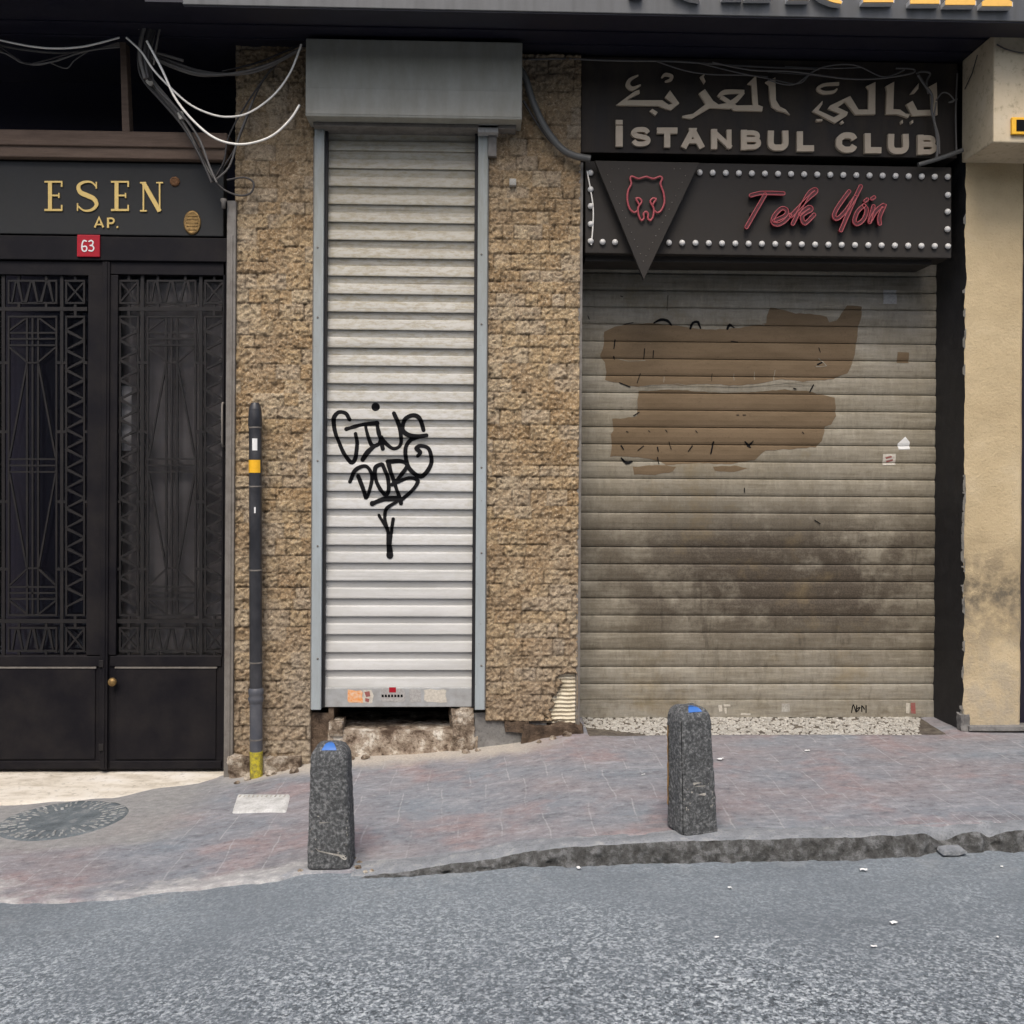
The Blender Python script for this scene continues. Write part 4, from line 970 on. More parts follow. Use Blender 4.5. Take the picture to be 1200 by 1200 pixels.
# pebble threshold
pt = thing('pebble_threshold', 'strip of white mosaic pebbles set in front of the wide shutter', 'threshold', W(890, 850, .2))
zz0 = .072
m = MB(); m.box(wx(676, 850, .2), wx(1096, 850, .3), -.055, .60, -.2, zz0); m.build('bed', M['pebble_bed'], pt)
m = MB()
xL, xR = wx(684, 852, .1), wx(1092, 852, .2)
for i in range(2600):
    x = random.uniform(xL, xR); y = random.uniform(-.05, .395)
    if x > xR-.18 and y < .40*(x-(xR-.18))/.18-.02: continue
    if x < xL+.35 and y < .16-.45*(x-xL): continue
    a = random.uniform(.008, .017); b = random.uniform(.006, .011); hgt = random.uniform(.003, .009); th = random.uniform(0, 3.14)
    n = 7; vs = []
    for (k, zf2) in ((1.0, -.004), (.92, hgt*.7), (.55, hgt)):
        for j in range(n):
            an = 2*math.pi*j/n; q = (a*k*math.cos(an), b*k*math.sin(an))
            vs.append((x+q[0]*math.cos(th)-q[1]*math.sin(th), y+q[0]*math.sin(th)+q[1]*math.cos(th), zz0+zf2+i*1e-6))
    fs2 = [(r*n+j, r*n+(j+1) % n, (r+1)*n+(j+1) % n, (r+1)*n+j) for r in range(2) for j in range(n)]+[tuple(range(2*n, 3*n))]
    m.add(vs, fs2, True)
o = m.build('pebbles', M['pebble'], pt); o['kind'] = 'stuff'

# ------------------------------------------------------------------ club signs
YS = .03
c1 = thing('club_sign', 'dark brown sign board with tan Arabic lettering over the words ISTANBUL CLUB', 'sign', W(890, 185, YS))
m = MB(); m.pbox(681, 70, 1122, 182, YS, .2); m.build('board', M['club_panel'], c1, bevel=.004)
m = MB()
gly = {'I': [[(.5, 0), (.5, 1)]], 'S': [[(1, .78), (.78, 1), (.25, 1), (0, .80), (.14, .60), (.86, .42), (1, .20), (.75, 0), (.22, 0), (0, .22)]], 'T': [[(0, 1), (1, 1)], [(.5, .9), (.5, 0)]],
       'A': [[(0, 0), (.5, 1), (1, 0)], [(.22, .28), (.78, .28)]], 'N': [[(0, 0), (0, 1)], [(0, 1), (1, 0)], [(1, 0), (1, 1)]], 'B': [[(0, 0), (0, 1)], [(0, 1), (.65, 1), (.92, .88), (.92, .64), (.65, .53), (0, .53)], [(0, .53), (.7, .53), (1, .40), (1, .14), (.7, 0), (0, 0)]],
       'U': [[(0, 1), (0, .28), (.2, .03), (.5, 0), (.8, .03), (1, .28), (1, 1)]], 'L': [[(0, 1), (0, 0)], [(0, 0), (1, 0)]], 'C': [[(1, .72), (.82, .97), (.35, 1), (.03, .75), (0, .5), (.03, .25), (.35, 0), (.82, .03), (1, .28)]]}
word = [('I', 721.5, 730), ('S', 739, 763), ('T', 770, 794), ('A', 798, 826), ('N', 833.5, 858), ('B', 868.5, 892), ('U', 900, 924), ('L', 934, 954), ('C', 980, 1005), ('L', 1013.5, 1033), ('U', 1041, 1065), ('B', 1075.5, 1098)]
for ch, a, b in word:
    s = .0278*((a+b)/2-721); t0, b0 = 148+s, 170.6+s; w = 7.0
    a2, b2 = a+w/2, b-w/2
    for i, stq in enumerate(gly[ch]):
        pts = [((a+b)/2 if ch == 'I' else a2+(b2-a2)*u, (b0-w*.45)-(b0-t0-w*.9)*v) for u, v in stq]
        if ch == 'A' and i == 0:
            pts = [(a2-.5, b0), ((a+b)/2, t0+2), (b2+.5, b0)]; m.ribbon(pts[:2], 7, YS-.024, YS+.001, 'butt', sm=False); m.ribbon(pts[1:], 7, YS-.0244, YS+.001, 'butt', sm=False)
            m.prism([((a+b)/2-5, t0-.6), ((a+b)/2+5, t0-.6), ((a+b)/2+3.5, t0+5), ((a+b)/2-3.5, t0+5)], YS-.0236, YS+.001); continue
        ww = 8.2 if ch == 'I' else (5.6 if ch in 'SBN' and i > 0 or ch == 'S' else w)
        if ch == 'A': ww = 5
        m.ribbon(pts, ww, YS-.024-i*.0005, YS+.001, 'square' if ch not in 'SC' else 'butt', 6, sm=ch in 'SUC' or (ch == 'B' and i > 0))
m.prism([(721.5, 140.5), (729.8, 140.5), (729.8, 145.8), (721.5, 145.8)], YS-.024, YS+.001)
m.build('lettering', M['club_letter'], c1, recalc=True)
m = MB()
def a2(p): return [(700+x/5.4545, 70+y/5.4545) for x, y in p]
def a3(p): return [(920+x/5.4545, 70+y/5.4545) for x, y in p]
ar = [a2(q) for q in ([(1075, 142), (1138, 112), (1142, 258), (1168, 300), (1205, 318), (1232, 352), (1195, 334), (1150, 325), (1114, 298), (1102, 250), (1098, 160)],
      [(962, 152), (1015, 100), (1028, 288), (1058, 300), (1055, 328), (872, 324), (842, 292), (994, 290), (985, 158)],
      [(650, 215), (688, 187), (740, 262), (775, 286), (828, 276), (868, 300), (850, 312), (720, 307), (600, 378), (545, 370), (545, 358), (612, 345), (692, 284)],
      [(120, 290), (240, 200), (268, 192), (272, 212), (190, 258), (415, 258), (455, 287), (482, 280), (432, 240), (465, 195), (524, 278), (470, 322), (435, 312), (390, 294)],
      [(335, 328), (352, 313), (386, 335), (370, 356)], [(658, 108), (690, 88), (680, 110), (692, 138), (684, 152), (668, 126)])]
ar += [a3(q) for q in ([(920, 172), (970, 145), (975, 352), (815, 358), (775, 285), (815, 262), (846, 322), (938, 320), (932, 185)],
      [(645, 168), (698, 140), (692, 315), (735, 318), (772, 345), (802, 345), (786, 372), (758, 360), (720, 348), (645, 348), (652, 200)],
      [(522, 168), (578, 142), (577, 348), (450, 350), (384, 266), (416, 230), (470, 318), (532, 318), (536, 190)],
      [(414, 232), (386, 268), (335, 303), (402, 335), (396, 355), (320, 405), (175, 328), (240, 262), (238, 285), (214, 323), (312, 368), (352, 346), (274, 312), (290, 292)],
      [(855, 150), (852, 185), (830, 212), (803, 218), (828, 182)], [(200, 380), (240, 378), (238, 392), (205, 394)], [(352, 400), (366, 388), (378, 402), (364, 412)],
      [(740, 392), (752, 384), (754, 404), (744, 412)], [(804, 392), (818, 384), (820, 402), (808, 410)])]
for i, p in enumerate(ar): m.prism(p, YS-.018-.0003*i, YS+.001)
for i, (p, w) in enumerate([(a2([(772, 236), (818, 206), (940, 203)]), [3, 5.5, 4]), (a2([(935, 206), (884, 258), (836, 284), (800, 298)]), [4, 6, 5.5, 4]), (a2([(790, 236), (838, 268), (884, 304)]), [5, 5, 5.5]),
      (a2([(412, 112), (436, 93), (474, 104), (468, 126), (434, 138)]), [1.5, 3.5, 4, 3.5, 1.5]), (a2([(262, 98), (212, 124), (196, 160), (224, 184), (278, 160)]), [1.2, 3.5, 5.5, 5, 1.5]),
      (a3([(346, 152), (256, 158), (212, 184), (246, 208), (310, 204), (334, 184)]), [3.5, 3.5, 4, 4, 3.5, 1.5])]):
    m.ribbon(p, w, YS-.0125-.0004*i, YS+.001, 'butt', 6)
m.build('arabic_lettering', M['club_letter'], c1, recalc=True)

YT = .0
c2_ = thing('marquee_sign', 'long charcoal sign with red script Tek Yon ringed by rows of white bulbs', 'sign', W(900, 300, YT))
m = MB(); m.prism([(686, 188.5), (1115, 196), (1115, 302.5), (686, 296.5)], YT, .2); m.build('board', M['marquee'], c2_, bevel=.004, recalc=True)
m = MB(); m.prism([(686, 298), (1092, 303), (1092, 310), (686, 306)], YT+.06, .3); m.build('lower_trim', M['marquee'], c2_, recalc=True)
m = MB(); m.lathe([(.008, .0), (.016, -.003), (.018, -.010), (.015, -.018), (.008, -.023), (.002, -.025)], (0, 0, 0), seg=14)
b0 = m.build('bulb', M['bulb'], recalc=True)
spots = [(819.5+i*15.28, 202.7+i*.27) for i in range(20)]
spots += [(706, 284), (720.5, 284.2)]+[(783.5+i*15.55, 284.8+i*.20) for i in range(22)]
spots += [(692, 203), (692, 222.5), (692, 242), (692, 263), (692, 283)]+[(1110, 229), (1109.7, 248.5), (1109.5, 269)]
for i, (px, py) in enumerate(spots):
    o = b0 if i == 0 else b0.copy()
    if i: COL.objects.link(o)
    o.parent = c2_; o.location = W(px, py, YT)-c2_.location
m = MB(); m.tube([W(x, y, YT-.012) for x, y in catmull([(688, 200), (692, 222), (695, 242), (695, 262), (693, 287)], 4)], .004); m.build('bulb_wire', M['cable_white'], c2_)
def z4(p): return [(850+x/5.714, 200+y/5.714) for x, y in p]
scr = [[(172, 166), (230, 152), (285, 150), (388, 153)], [(266, 162), (205, 268), (142, 378)], [(328, 336), (400, 302), (410, 266), (376, 254), (330, 300), (318, 345), (350, 362), (398, 338), (432, 298)],
       [(440, 304), (540, 200), (606, 142), (592, 128), (548, 170), (452, 356)], [(500, 292), (556, 246), (574, 262), (516, 302), (532, 354), (594, 296)],
       [(828, 140), (756, 240), (728, 300), (750, 322), (806, 270), (870, 178)], [(906, 106), (850, 225), (774, 400)],
       [(928, 234), (886, 274), (864, 334), (884, 358), (926, 326), (946, 268), (930, 234)], [(992, 240), (978, 290), (966, 344)], [(972, 334), (1012, 268), (1062, 234), (1032, 310), (1034, 356)]]
m = MB(); mt = MB()
for i, p in enumerate(scr):
    q = z4(p); m.ribbon(q, 3.6, YT-.040-.0006*i, YT-.012, 'round', 6)
    L, Rr = offset_lines(q, 4.0, 'round', 6); loop = list(L)+list(Rr)[::-1]
    mt.tube([W(a[0], a[1], YT-.042-.0006*i) for a in loop], .0034, 6, True)
for (x, y) in ((942, 200), (988, 185)):
    a = z4([(x-6, y+4), (x+8, y-6)]); m.ribbon(a, 3.2, YT-.04, YT-.012, 'round'); L, Rr = offset_lines(a, 3.4, 'round', 0); mt.tube([W(q[0], q[1], YT-.042) for q in list(L)+list(Rr)[::-1]], .0038, 6, True)
o = m.build('script_lettering', M['neon_core'], c2_, recalc=True); mt.build('outline_tube', M['neon'], o)
m = MB()
for x, y in ((880, 250), (925, 246), (940, 252), (992, 252), (1010, 246), (1030, 252)): m.pbox(x-1, y-1, x+1, y+1, YT-.02, YT)
m.build('standoffs', M['spray'], c2_)
# pennant
pn = thing('pennant_sign', 'dark downward pointing triangle plate with a red outlined bear emblem', 'sign', W(757, 260, -.07))
YP = -.075
m = MB(); m.prism([(697, 188), (820, 190.5), (754.5, 328)], YP, YP+.035); m.build('plate', M['marquee'], pn, bevel=.003, recalc=True)
m = MB(); m.prism([(720, 192), (800, 193), (756, 280)], YP+.035, YT); m.build('spacer', M['spray'], pn, recalc=True)
def z5(p): return [(690+x/8, 185+y/8) for x, y in p]
em = [[(450, 500), (425, 512), (385, 480), (362, 400), (368, 310), (398, 245), (388, 190), (410, 175), (465, 196), (535, 178), (605, 196), (665, 175), (688, 195), (672, 245), (700, 330), (708, 420), (680, 490), (645, 515), (612, 495)],
      [(438, 384), (470, 378), (496, 410), (462, 470), (468, 540), (492, 586), (516, 566), (514, 525), (535, 505), (556, 525), (554, 566), (576, 588), (602, 550), (608, 475), (576, 412), (602, 380), (634, 386)], [(440, 388), (458, 412), (472, 440)], [(632, 390), (614, 414), (600, 438)]]
m = MB()
for i, p in enumerate(em): m.tube([W(a[0], a[1], YP-.016-.001*i) for a in catmull(z5(p), 6)], .0060, 7)
m.build('emblem', M['neon'], pn)
m = MB()
for i in range(13):
    t = i/12
    for a, b in (((712, 205), (754, 306)), ((803, 206), (757, 300))):
        c = W(a[0]+(b[0]-a[0])*t, a[1]+(b[1]-a[1])*t, YP); m.lathe([(.0032, 0), (.0030, -.003), (.001, -.004)], c, seg=6)
for x in (717, 725, 737, 790, 797):
    m.lathe([(.0030, 0), (.0028, -.003), (.001, -.004)], W(x, 198, YP), seg=6)
m.build('studs', M['jamb'], pn, recalc=True)

# ------------------------------------------------------------------ right pillar
pp = thing('plaster_pillar', 'beige plastered pillar at the right edge with a black painted side and a jutting block on top', 'pillar', W(1163, 856, 0))
X0 = wx(1130, 560, 0); X1 = wx(1197, 560, 0); ztop = zs
xs = np.linspace(X0, X1, 26); zsg = np.linspace(-.05, ztop, 300); Xg, Zg = np.meshgrid(xs, zsg)
Yg2 = (fbm(Xg*5, Zg*5, 4, 51)-.5)*.018
Xr = Xg.copy(); Xr[:, 0] += (fbm(zsg*9, zsg*0, 4, 61)-.5)*.022; 
P = np.stack([Xr, Yg2, Zg], -1)
P = np.concatenate([P, P[:, -1:]], 1); P[:, -1, 1] = .62
m = MB(); m.grid(P); m.build('shaft', M['plaster'], pp)
ysr = np.linspace(0.62, 0.0, 20); Yg3, Zg = np.meshgrid(ysr, zsg)
Xs = X0+.0+(fbm(Yg3*9, Zg*7, 4, 71)-.5)*.012
P = np.stack([Xs, Yg3, Zg], -1); P[:, -1, 0] = Xr[:, 0]; P[:, -1, 1] = Yg2[:, 0]
m = MB(); m.grid(P); m.build('side_face', M['black_reveal'], pp, 'black painted inner side of the pillar, chipped at its edge')
m = MB(); rough_block(m, 1127, 838, 1138, 858, -.02, .05, .012, 31, .008); m.build('chipped_corner', M['cement'], pp)
m = MB()
for i in range(60):
    z = random.choice([random.uniform(.1, 1.6), random.uniform(.9, 1.5), random.uniform(.1, 3.2)]); j = int(np.argmin(abs(zsg-z)))
    hh = random.uniform(.01, .09); w = random.uniform(.004, .022)
    m.add([(Xr[j, 0]-.002, -.012+Yg2[j, 0], z), (Xr[j, 0]-.004, w, z+hh*.2), (Xr[j, 0]-.004, w*1.1, z+hh*.7), (Xr[j, 0]-.002, -.012+Yg2[j, 0], z+hh)], [(0, 1, 2, 3), (3, 2, 1, 0)][:1])
m.build('paint_chips', M['pebble'], pp)
m = MB(); m.pbox(1136, 851, 1290, 857, -.035, .05); m.build('base_strip', M['cement'], pp, bevel=.004)
# corbel
XC = wx(1127, 140, 0); zbc = wz(1127, 191, 0)
m = MB(); m.box(XC, XC+1.5, -.38, .0, zbc, zs-.005); cb = m.build('corbel', M['corbel'], pp, bevel=.008)
m = MB(); m.tube([W(x, y, -.392) for x, y in catmull([(1168, 52), (1180, 58), (1200, 62), (1225, 60)], 4)], .004); m.tube([(XC-.006, -.05, zbc+.42), (XC-.006, -.14, zbc+.48), (XC-.006, -.2, zbc+.56)], .003); m.build('loose_wire', M['cable_black'], cb)
ws2 = thing('wall_sign', 'small dark sign with a yellow frame cut by the right edge of the photo', 'sign', W(1200, 158, -.39))
m = MB(); m.pbox(1186, 138, 1300, 158, -.40, -.381); m.build('frame', M['yellow'], ws2, bevel=.003)
m = MB(); m.pbox(1191.5, 141, 1296, 154, -.404, -.3995); m.build('panel', M['spray'], ws2)
m = MB(); m.pbox(1197.5, 205, 1420, 854, .12, .3); dp = m.build('dark_shopfront', M['dark_wall']); top(dp, 'dark shop front just beyond the beige pillar', 'shop front')

# ------------------------------------------------------------------ downpipe
dw = thing('downpipe', 'black plastic downpipe stub on the stone pier with a yellow sticker and yellow foot', 'pipe', W(300, 910, -.08))
Yp = -.085; rp = .036
def pc_(y): return W(299.0+(y-470)*.003, y, Yp)
def seg(y0, y1, r): return [pc_(y0), pc_(y1)], r
m = MB(); m.tube([pc_(y) for y in np.linspace(480, 815, 20)], rp, 20); body = m.build('pipe', M['pipe'], dw)
m = MB(); m.tube([pc_(y) for y in np.linspace(815, 880, 8)], rp*1.0, 20); m.build('lower_pipe', M['pipe_low'], dw, 'faded grey lower length')
m = MB(); m.tube([pc_(y) for y in (472, 476, 482, 498, 500)], [rp*.6, rp*.85, rp*1.02, rp*1.12, rp*1.04], 20); m.build('socket', M['pipe'], dw)
m = MB(); m.tube([pc_(y) for y in (806, 808, 813, 815, 818, 820, 824)], [rp*1.02, rp*1.2, rp*1.2, rp*1.08, rp*1.25, rp*1.25, rp*1.02], 20); m.build('collar', M['pipe_low'], dw)
for y in (501, 570, 668, 776, 866):
    m = MB(); m.tube([pc_(y-.8), pc_(y+.8)], rp*1.06, 20); m.build('clip', M['jamb'], dw)
m = MB(); m.tube([pc_(y) for y in (880, 884, 908, 914)], [rp*1.03, rp*1.03, rp*1.0, rp*.98], 20); m.build('foot', M['yellow_paint'], dw, 'foot of the pipe in worn yellow paint')
def wrap(y0, y1, a0, a1, mat, nm, lb):
    m = MB(); A = np.linspace(R(a0), R(a1), 10); P = np.zeros((4, 10, 3))
    for i, y in enumerate(np.linspace(y1, y0, 4)):
        c = pc_(y)
        for j, a in enumerate(A): P[i, j] = (c.x+math.sin(a)*rp*1.03, c.y-math.cos(a)*rp*1.03, c.z)
    m.grid(P); m.build(nm, M[mat], dw, lb)
wrap(539, 554, -75, 60, 'yellow', 'sticker', 'bright yellow square sticker'); wrap(514, 528, -15, 30, 'paper', 'sticker', 'torn white scrap'); wrap(594, 601, 0, 14, 'paper', 'sticker', 'tiny white fleck')

# ------------------------------------------------------------------ cables
GC = 'cables strung under the canopy'
def cable(pts, r, mat, label, Y=-.12, Ys=None, name='cable', group=None):
    q = catmull(pts, 7); m = MB()
    Yl = [Y]*len(q) if Ys is None else list(np.interp(np.linspace(0, 1, len(q)), np.linspace(0, 1, len(Ys)), Ys))
    m.tube([W(a[0], a[1], b) for a, b in zip(q, Yl)], r, 8)
    return top(m.build(name, M[mat]), label, 'cable', group)
cable([(-30, 38), (0, 47), (50, 56), (95, 55), (140, 44)], .0056, 'cable_white', 'white cable sagging from the left edge of the photo to the timber post', -.20)
cable([(148, 44), (165, 60), (180, 82), (200, 103), (222, 122), (245, 133), (267, 137), (292, 132), (320, 112), (340, 85), (353, 52)], .0056, 'cable_white', 'upper of two white cables looping past the stone and up to the shutter box', -.26)
cable([(172, 48), (190, 82), (206, 116), (228, 143), (252, 162), (278, 169), (302, 166), (322, 157), (340, 140), (351, 123)], .0064, 'cable_white', 'lower, thicker looping white cable that ends in front of the stone', -.30)
cable([(175, 8), (166, 16), (162, 26), (164, 34)], .009, 'cable_white', 'short white cable curl at the top of the dark bundle', -.2)
def bundle(name, label, specs):
    t = thing(name, label, 'cable bundle', W(*specs[0][0][0], -.1), GC)
    for pts, r, mt, Y in specs:
        q = catmull(pts, 6); m = MB(); m.tube([W(a[0], a[1], Y) for a in q], r, 8); m.build('strand', M[mt], t)
    return t
bundle('cable_bundle', 'tangle of thin dark cables sagging left of the timber post', [
    ([(-20, 48), (20, 57), (70, 62), (110, 58), (140, 52)], .007, 'cable_grey', -.05), ([(-10, 52), (20, 70), (45, 76), (80, 66), (140, 50)], .005, 'cable_grey', -.065),
    ([(-10, 58), (10, 64), (28, 74), (60, 73), (100, 60), (140, 55)], .005, 'cable_grey', -.08), ([(60, 74), (78, 80), (88, 70), (110, 56)], .004, 'cable_grey', -.04), ([(-10, 40), (60, 45), (110, 46), (140, 45)], .004, 'cable_black', -.04), ([(-5, 50), (25, 72), (40, 74), (90, 60)], .004, 'cable_black', -.09)])
bundle('cable_bundle', 'thick black cable bundle hanging from the canopy and running down to the name panel corner', [
    ([(190, -8), (182, 15), (174, 40), (170, 65), (174, 92)], .014, 'cable_black', -.20), ([(184, -8), (176, 15), (167, 40), (164, 66), (170, 92)], .011, 'cable_grey', -.21), ([(196, -6), (188, 14), (180, 36), (174, 62), (176, 94)], .012, 'cable_black', -.19),
    ([(160, -8), (170, 8), (178, 26)], .008, 'cable_black', -.18), ([(172, 60), (171, 90), (190, 115), (210, 138), (228, 168), (240, 192), (252, 212)], .014, 'cable_black', -.10), ([(176, 92), (200, 122), (222, 156), (236, 186), (250, 208)], .008, 'cable_grey', -.125), ([(168, 88), (184, 106), (204, 130), (216, 150)], .006, 'jamb', -.11), ([(192, -6), (186, 18), (180, 44), (176, 70), (182, 100), (206, 126), (232, 160), (246, 196), (254, 214)], .006, 'cable_grey', -.15), ([(182, -8), (172, 20), (164, 46), (162, 74), (168, 94), (192, 122), (214, 148), (234, 182), (248, 214)], .007, 'cable_black', -.14), ([(200, -6), (190, 22), (184, 50), (180, 76)], .006, 'jamb', -.2), ([(166, 60), (176, 88), (198, 116), (226, 150), (244, 190)], .005, 'jamb', -.13)])
bundle('cable_bundle', 'group of grey and black cables sagging from the bundle across to the shutter box', [
    ([(172, 58), (200, 72), (236, 84), (275, 87), (310, 80), (352, 58)], .010, 'cable_grey', -.09), ([(170, 62), (205, 78), (240, 87), (280, 85), (318, 74), (354, 56)], .008, 'cable_grey', -.11), ([(174, 66), (205, 80), (232, 88), (262, 88)], .008, 'jamb', -.10), ([(185, 62), (215, 71)], .009, 'cable_grey', -.12),
    ([(260, 84), (300, 74), (330, 62), (354, 52)], .006, 'cable_black', -.08), ([(250, 212), (272, 180), (285, 150), (305, 100), (330, 70), (354, 58)], .005, 'cable_black', -.06), ([(248, 214), (262, 190), (268, 160), (290, 120), (318, 80)], .005, 'cable_black', -.07), ([(249, 213), (268, 196), (280, 160), (296, 118)], .006, 'cable_grey', -.08)])
cable([(248, 208), (262, 222), (280, 229), (294, 226), (297, 214), (286, 208), (266, 211)], .006, 'cable_black', 'small black cable loop hanging at the corner of the name panel', -.07)
m = MB(); a = W(262, 238, -.06)
m.lathe([(.012, 0), (.012, .03), (.020, .045), (.016, .055)], (a.x, a.y, a.z-.03), 'z', 9); top(m.build('cable_clamp', M['jamb'], recalc=True), 'small worn cable clamp at the top of the door trim', 'clamp')
a = W(173, 96, -.13); m = MB(); m.tube([a, a+Vector((.02, -.01, -.012)), a+Vector((.03, -.01, .0))], .016, 8); top(m.build('cable_tie', M['sticker_pale']), 'pale plastic end where the thick black cable bundle bends, beside the timber post', 'tie')
a = W(211, 136, -.13); m = MB(); m.tube([a+Vector((0, 0, .02)), a+Vector((.012, 0, -.02))], .017, 8); top(m.build('cable_tie', M['sticker_pale']), 'pale tape tie lower down on the thick black cable bundle, above the timber rail', 'tie')
cable([(613, 70), (660, 69), (720, 71), (790, 72), (850, 76), (905, 79), (960, 81)], .006, 'cable_grey', 'grey cable running along the top of the club sign', 0.0)
bundle('cable_bundle', 'thin grey wires tangled along the top edge of the club sign', [
    ([(770, 72), (800, 82), (830, 87), (870, 88), (900, 90)], .004, 'cable_grey', -.01), ([(820, 74), (860, 84), (900, 92), (935, 98), (950, 86), (965, 78)], .004, 'cable_grey', -.015), ([(835, 73), (880, 82), (930, 84), (990, 92), (1030, 92), (1068, 86), (1070, 81), (1050, 80)], .005, 'cable_grey', -.02),
    ([(900, 94), (930, 99), (960, 80), (1000, 76), (1035, 90), (1060, 82)], .004, 'cable_grey', -.02), ([(920, 78), (970, 80), (1010, 79)], .004, 'cable_grey', 0.0), ([(900, 84), (950, 88), (1000, 93), (1040, 91)], .004, 'cable_black', -.015)])
bundle('cable_bundle', 'knotted wires drooping over the last letters of the club sign', [
    ([(1074, 86), (1080, 84), (1090, 86), (1086, 96), (1088, 110)], .006, 'cable_grey', -.02), ([(1076, 88), (1084, 100), (1092, 112), (1092, 130), (1096, 148), (1099, 170), (1097, 188)], .008, 'cable_grey', -.03), ([(1097, 118), (1104, 109), (1112, 110), (1118, 118), (1112, 120), (1122, 116)], .004, 'cable_grey', -.03), ([(1097, 120), (1095, 140), (1100, 160), (1101, 180)], .005, 'jamb', -.035), ([(1122, 86), (1120, 130), (1121, 180)], .005, 'cable_grey', .0)])
m = MB(); m.tube([W(x, y, -.06) for x, y in catmull([(1076, 193), (1100, 186), (1128, 176)], 5)], .013, 10); top(m.build('plastic_tube', M['conduit']), 'grey plastic tube sticking out below the club sign towards the pillar', 'tube')
cd = thing('conduit', 'grey corrugated conduit curving from the shutter box down to the marquee sign', 'conduit', W(650, 160, -.06))
q = catmull([(608, 80), (616, 92), (624, 118), (638, 148), (656, 172), (672, 182), (692, 186)], 26)
m = MB(); m.tube([W(a[0], a[1], -.07) for a in q], [.0195+.0016*(i % 2) for i in range(len(q))], 10); m.build('hose', M['conduit'], cd)
m = MB(); m.tube([W(a[0], a[1], -.045) for a in catmull([(613, 118), (628, 142), (646, 166), (664, 180)], 5)], .008, 8); m.build('strand', M['cable_black'], cd)

# ------------------------------------------------------------------ bollards
def bollard(label, base, w0, w1, h, rot, lean, rt, seed, strip=False):
    t = thing('bollard', label, 'bollard', base, 'stone bollards on the pavement edge')
    NA, NH = 72, 110; ln = Vector(lean)
    def S(ia, v, off=0):
        """v 0..1 straight shaft, 1..2 the rounded top"""
        a = 2*math.pi*ia/NA+math.pi/4*0
        ca, sa = math.cos(a), math.sin(a); e = 2/6.5
        qx = math.copysign(abs(ca)**e, ca); qy = math.copysign(abs(sa)**e, sa)
        if v <= 1: hw = (w0+(w1-w0)*v)/2; z = (h-rt)*v-.03*(1-v); hw *= .91 if z < .007 else 1
        else:
            ph = (v-1)*math.pi/2; hw = w1/2-rt*(1-math.cos(ph))*.95; z = h-rt+rt*math.sin(ph)
        x, y = qx*hw, qy*hw
        p = Vector((x*math.cos(rot)-y*math.sin(rot), x*math.sin(rot)+y*math.cos(rot), z))
        n = mnoise.noise(p*28+Vector((seed, 0, 0)))*.0028+mnoise.noise(p*80+Vector((0, seed, 0)))*.0022
        rad = Vector((p.x, p.y, 0 if v <= 1 else max(0, p.z-(h-rt)))).normalized()
        p = p+rad*(n+off)
        return p+Vector((ln.x*p.z, ln.y*p.z, 0))
    vv = list(np.linspace(0, 1, NH))+list(np.linspace(1, 2, 14))[1:]
    m = MB(); P = np.array([[tuple(S(i % NA, v)+base) for i in range(NA+1)] for v in vv]); m.grid(P)
    m.add([tuple(S(i, 2)+base) for i in range(NA)], [tuple(range(NA))])
    post = m.build('post', M['bollard'], t)
    # blue paint on the crown's front edge; the front is at 270 degrees less the turn
    fi = 54
    m = MB(); P = np.array([[tuple(S(fi+i*.13, v, .0022)+base) for i in range(-9, 10)] for v in np.linspace(1.48, 2.0, 10)]); m.grid(P)
    # carry the mark a little way over the flat top
    c = Vector(S(0, 2)+S(36, 2))/2+base
    P2 = np.array([P[-1]*(1-k)+np.array(c)*k+np.array((0, 0, .002)) for k in (0, .25, .5)]); m.grid(P2)
    m.build('paint_mark', M['blue'], t, 'dab of bright blue paint on the top edge')
    m = MB(); rr = random.Random(seed)
    for k in range(16 if not strip else 22):
        v = rr.uniform(.12, .55) if not strip else rr.uniform(.28, .5); i = fi+rr.uniform(-9, 9)
        da, dv = rr.uniform(.15, .6), rr.uniform(.004, .012)
        q = [S(i-da, v, .0012), S(i, v-dv, .0012), S(i+da*.7, v-dv*.3, .0012), S(i+da, v+dv*.5, .0012), S(i-da*.3, v+dv, .0012)]
        m.add([p+base for p in q], [tuple(range(5))])
    if not strip:
        for (i0, v0, i1, v1) in ((-1, .24, 6, .17), (-2, .26, 5, .20), (2, .22, 7, .19)):
            L = [S(fi+i0+(i1-i0)*s, v0+(v1-v0)*s-.03*math.sin(s*3), .0012) for s in np.linspace(0, 1, 8)]
            P = np.array([[tuple(p+base-Vector((0, 0, .004*math.sin(3.14*k/7)))) for k, p in enumerate(L)], [tuple(p+base+Vector((0, 0, .002))) for p in L]]); m.grid(P)
    m.build('scuffs', M['pebble'], t, 'pale scuffs and paint flecks')
    if strip:
        si = int(round((180+52-math.degrees(rot))/5))
        li = fi-21.2
        m = MB(); P = np.array([[tuple(S(li+i, v, .004)+base) for i in (0, .5, 1, 1.5, 2)] for v in np.linspace(.25, .92, 30)]); m.grid(P); m.build('edge_strip', M['orange'], t, 'narrow orange brown strip down the left edge')
        fi2 = fi-9
        m = MB(); P = np.array([[tuple(S(fi2+i*.4, v, .0013)+base) for i in (-1, 0, 1)] for v in np.linspace(.03, 1, 40)]); m.grid(P); m.build('groove', M['spray'], t)
    return t
gl_ = G(385, 1021)
bollard('dark grey stone bollard standing upright in front of the tall white shutter', gl_+Vector((0, .095, 0)), .190, .158, .515, 0.0, (-.012, 0, 0), .066, 3)
gr_ = G(818, 981)
bollard('dark grey stone bollard with an orange strip on its side, before the wide shutter', gr_+Vector((-.004, .10, 0)), .176, .150, .535, R(14), (-.035, 0, 0), .050, 8, True)

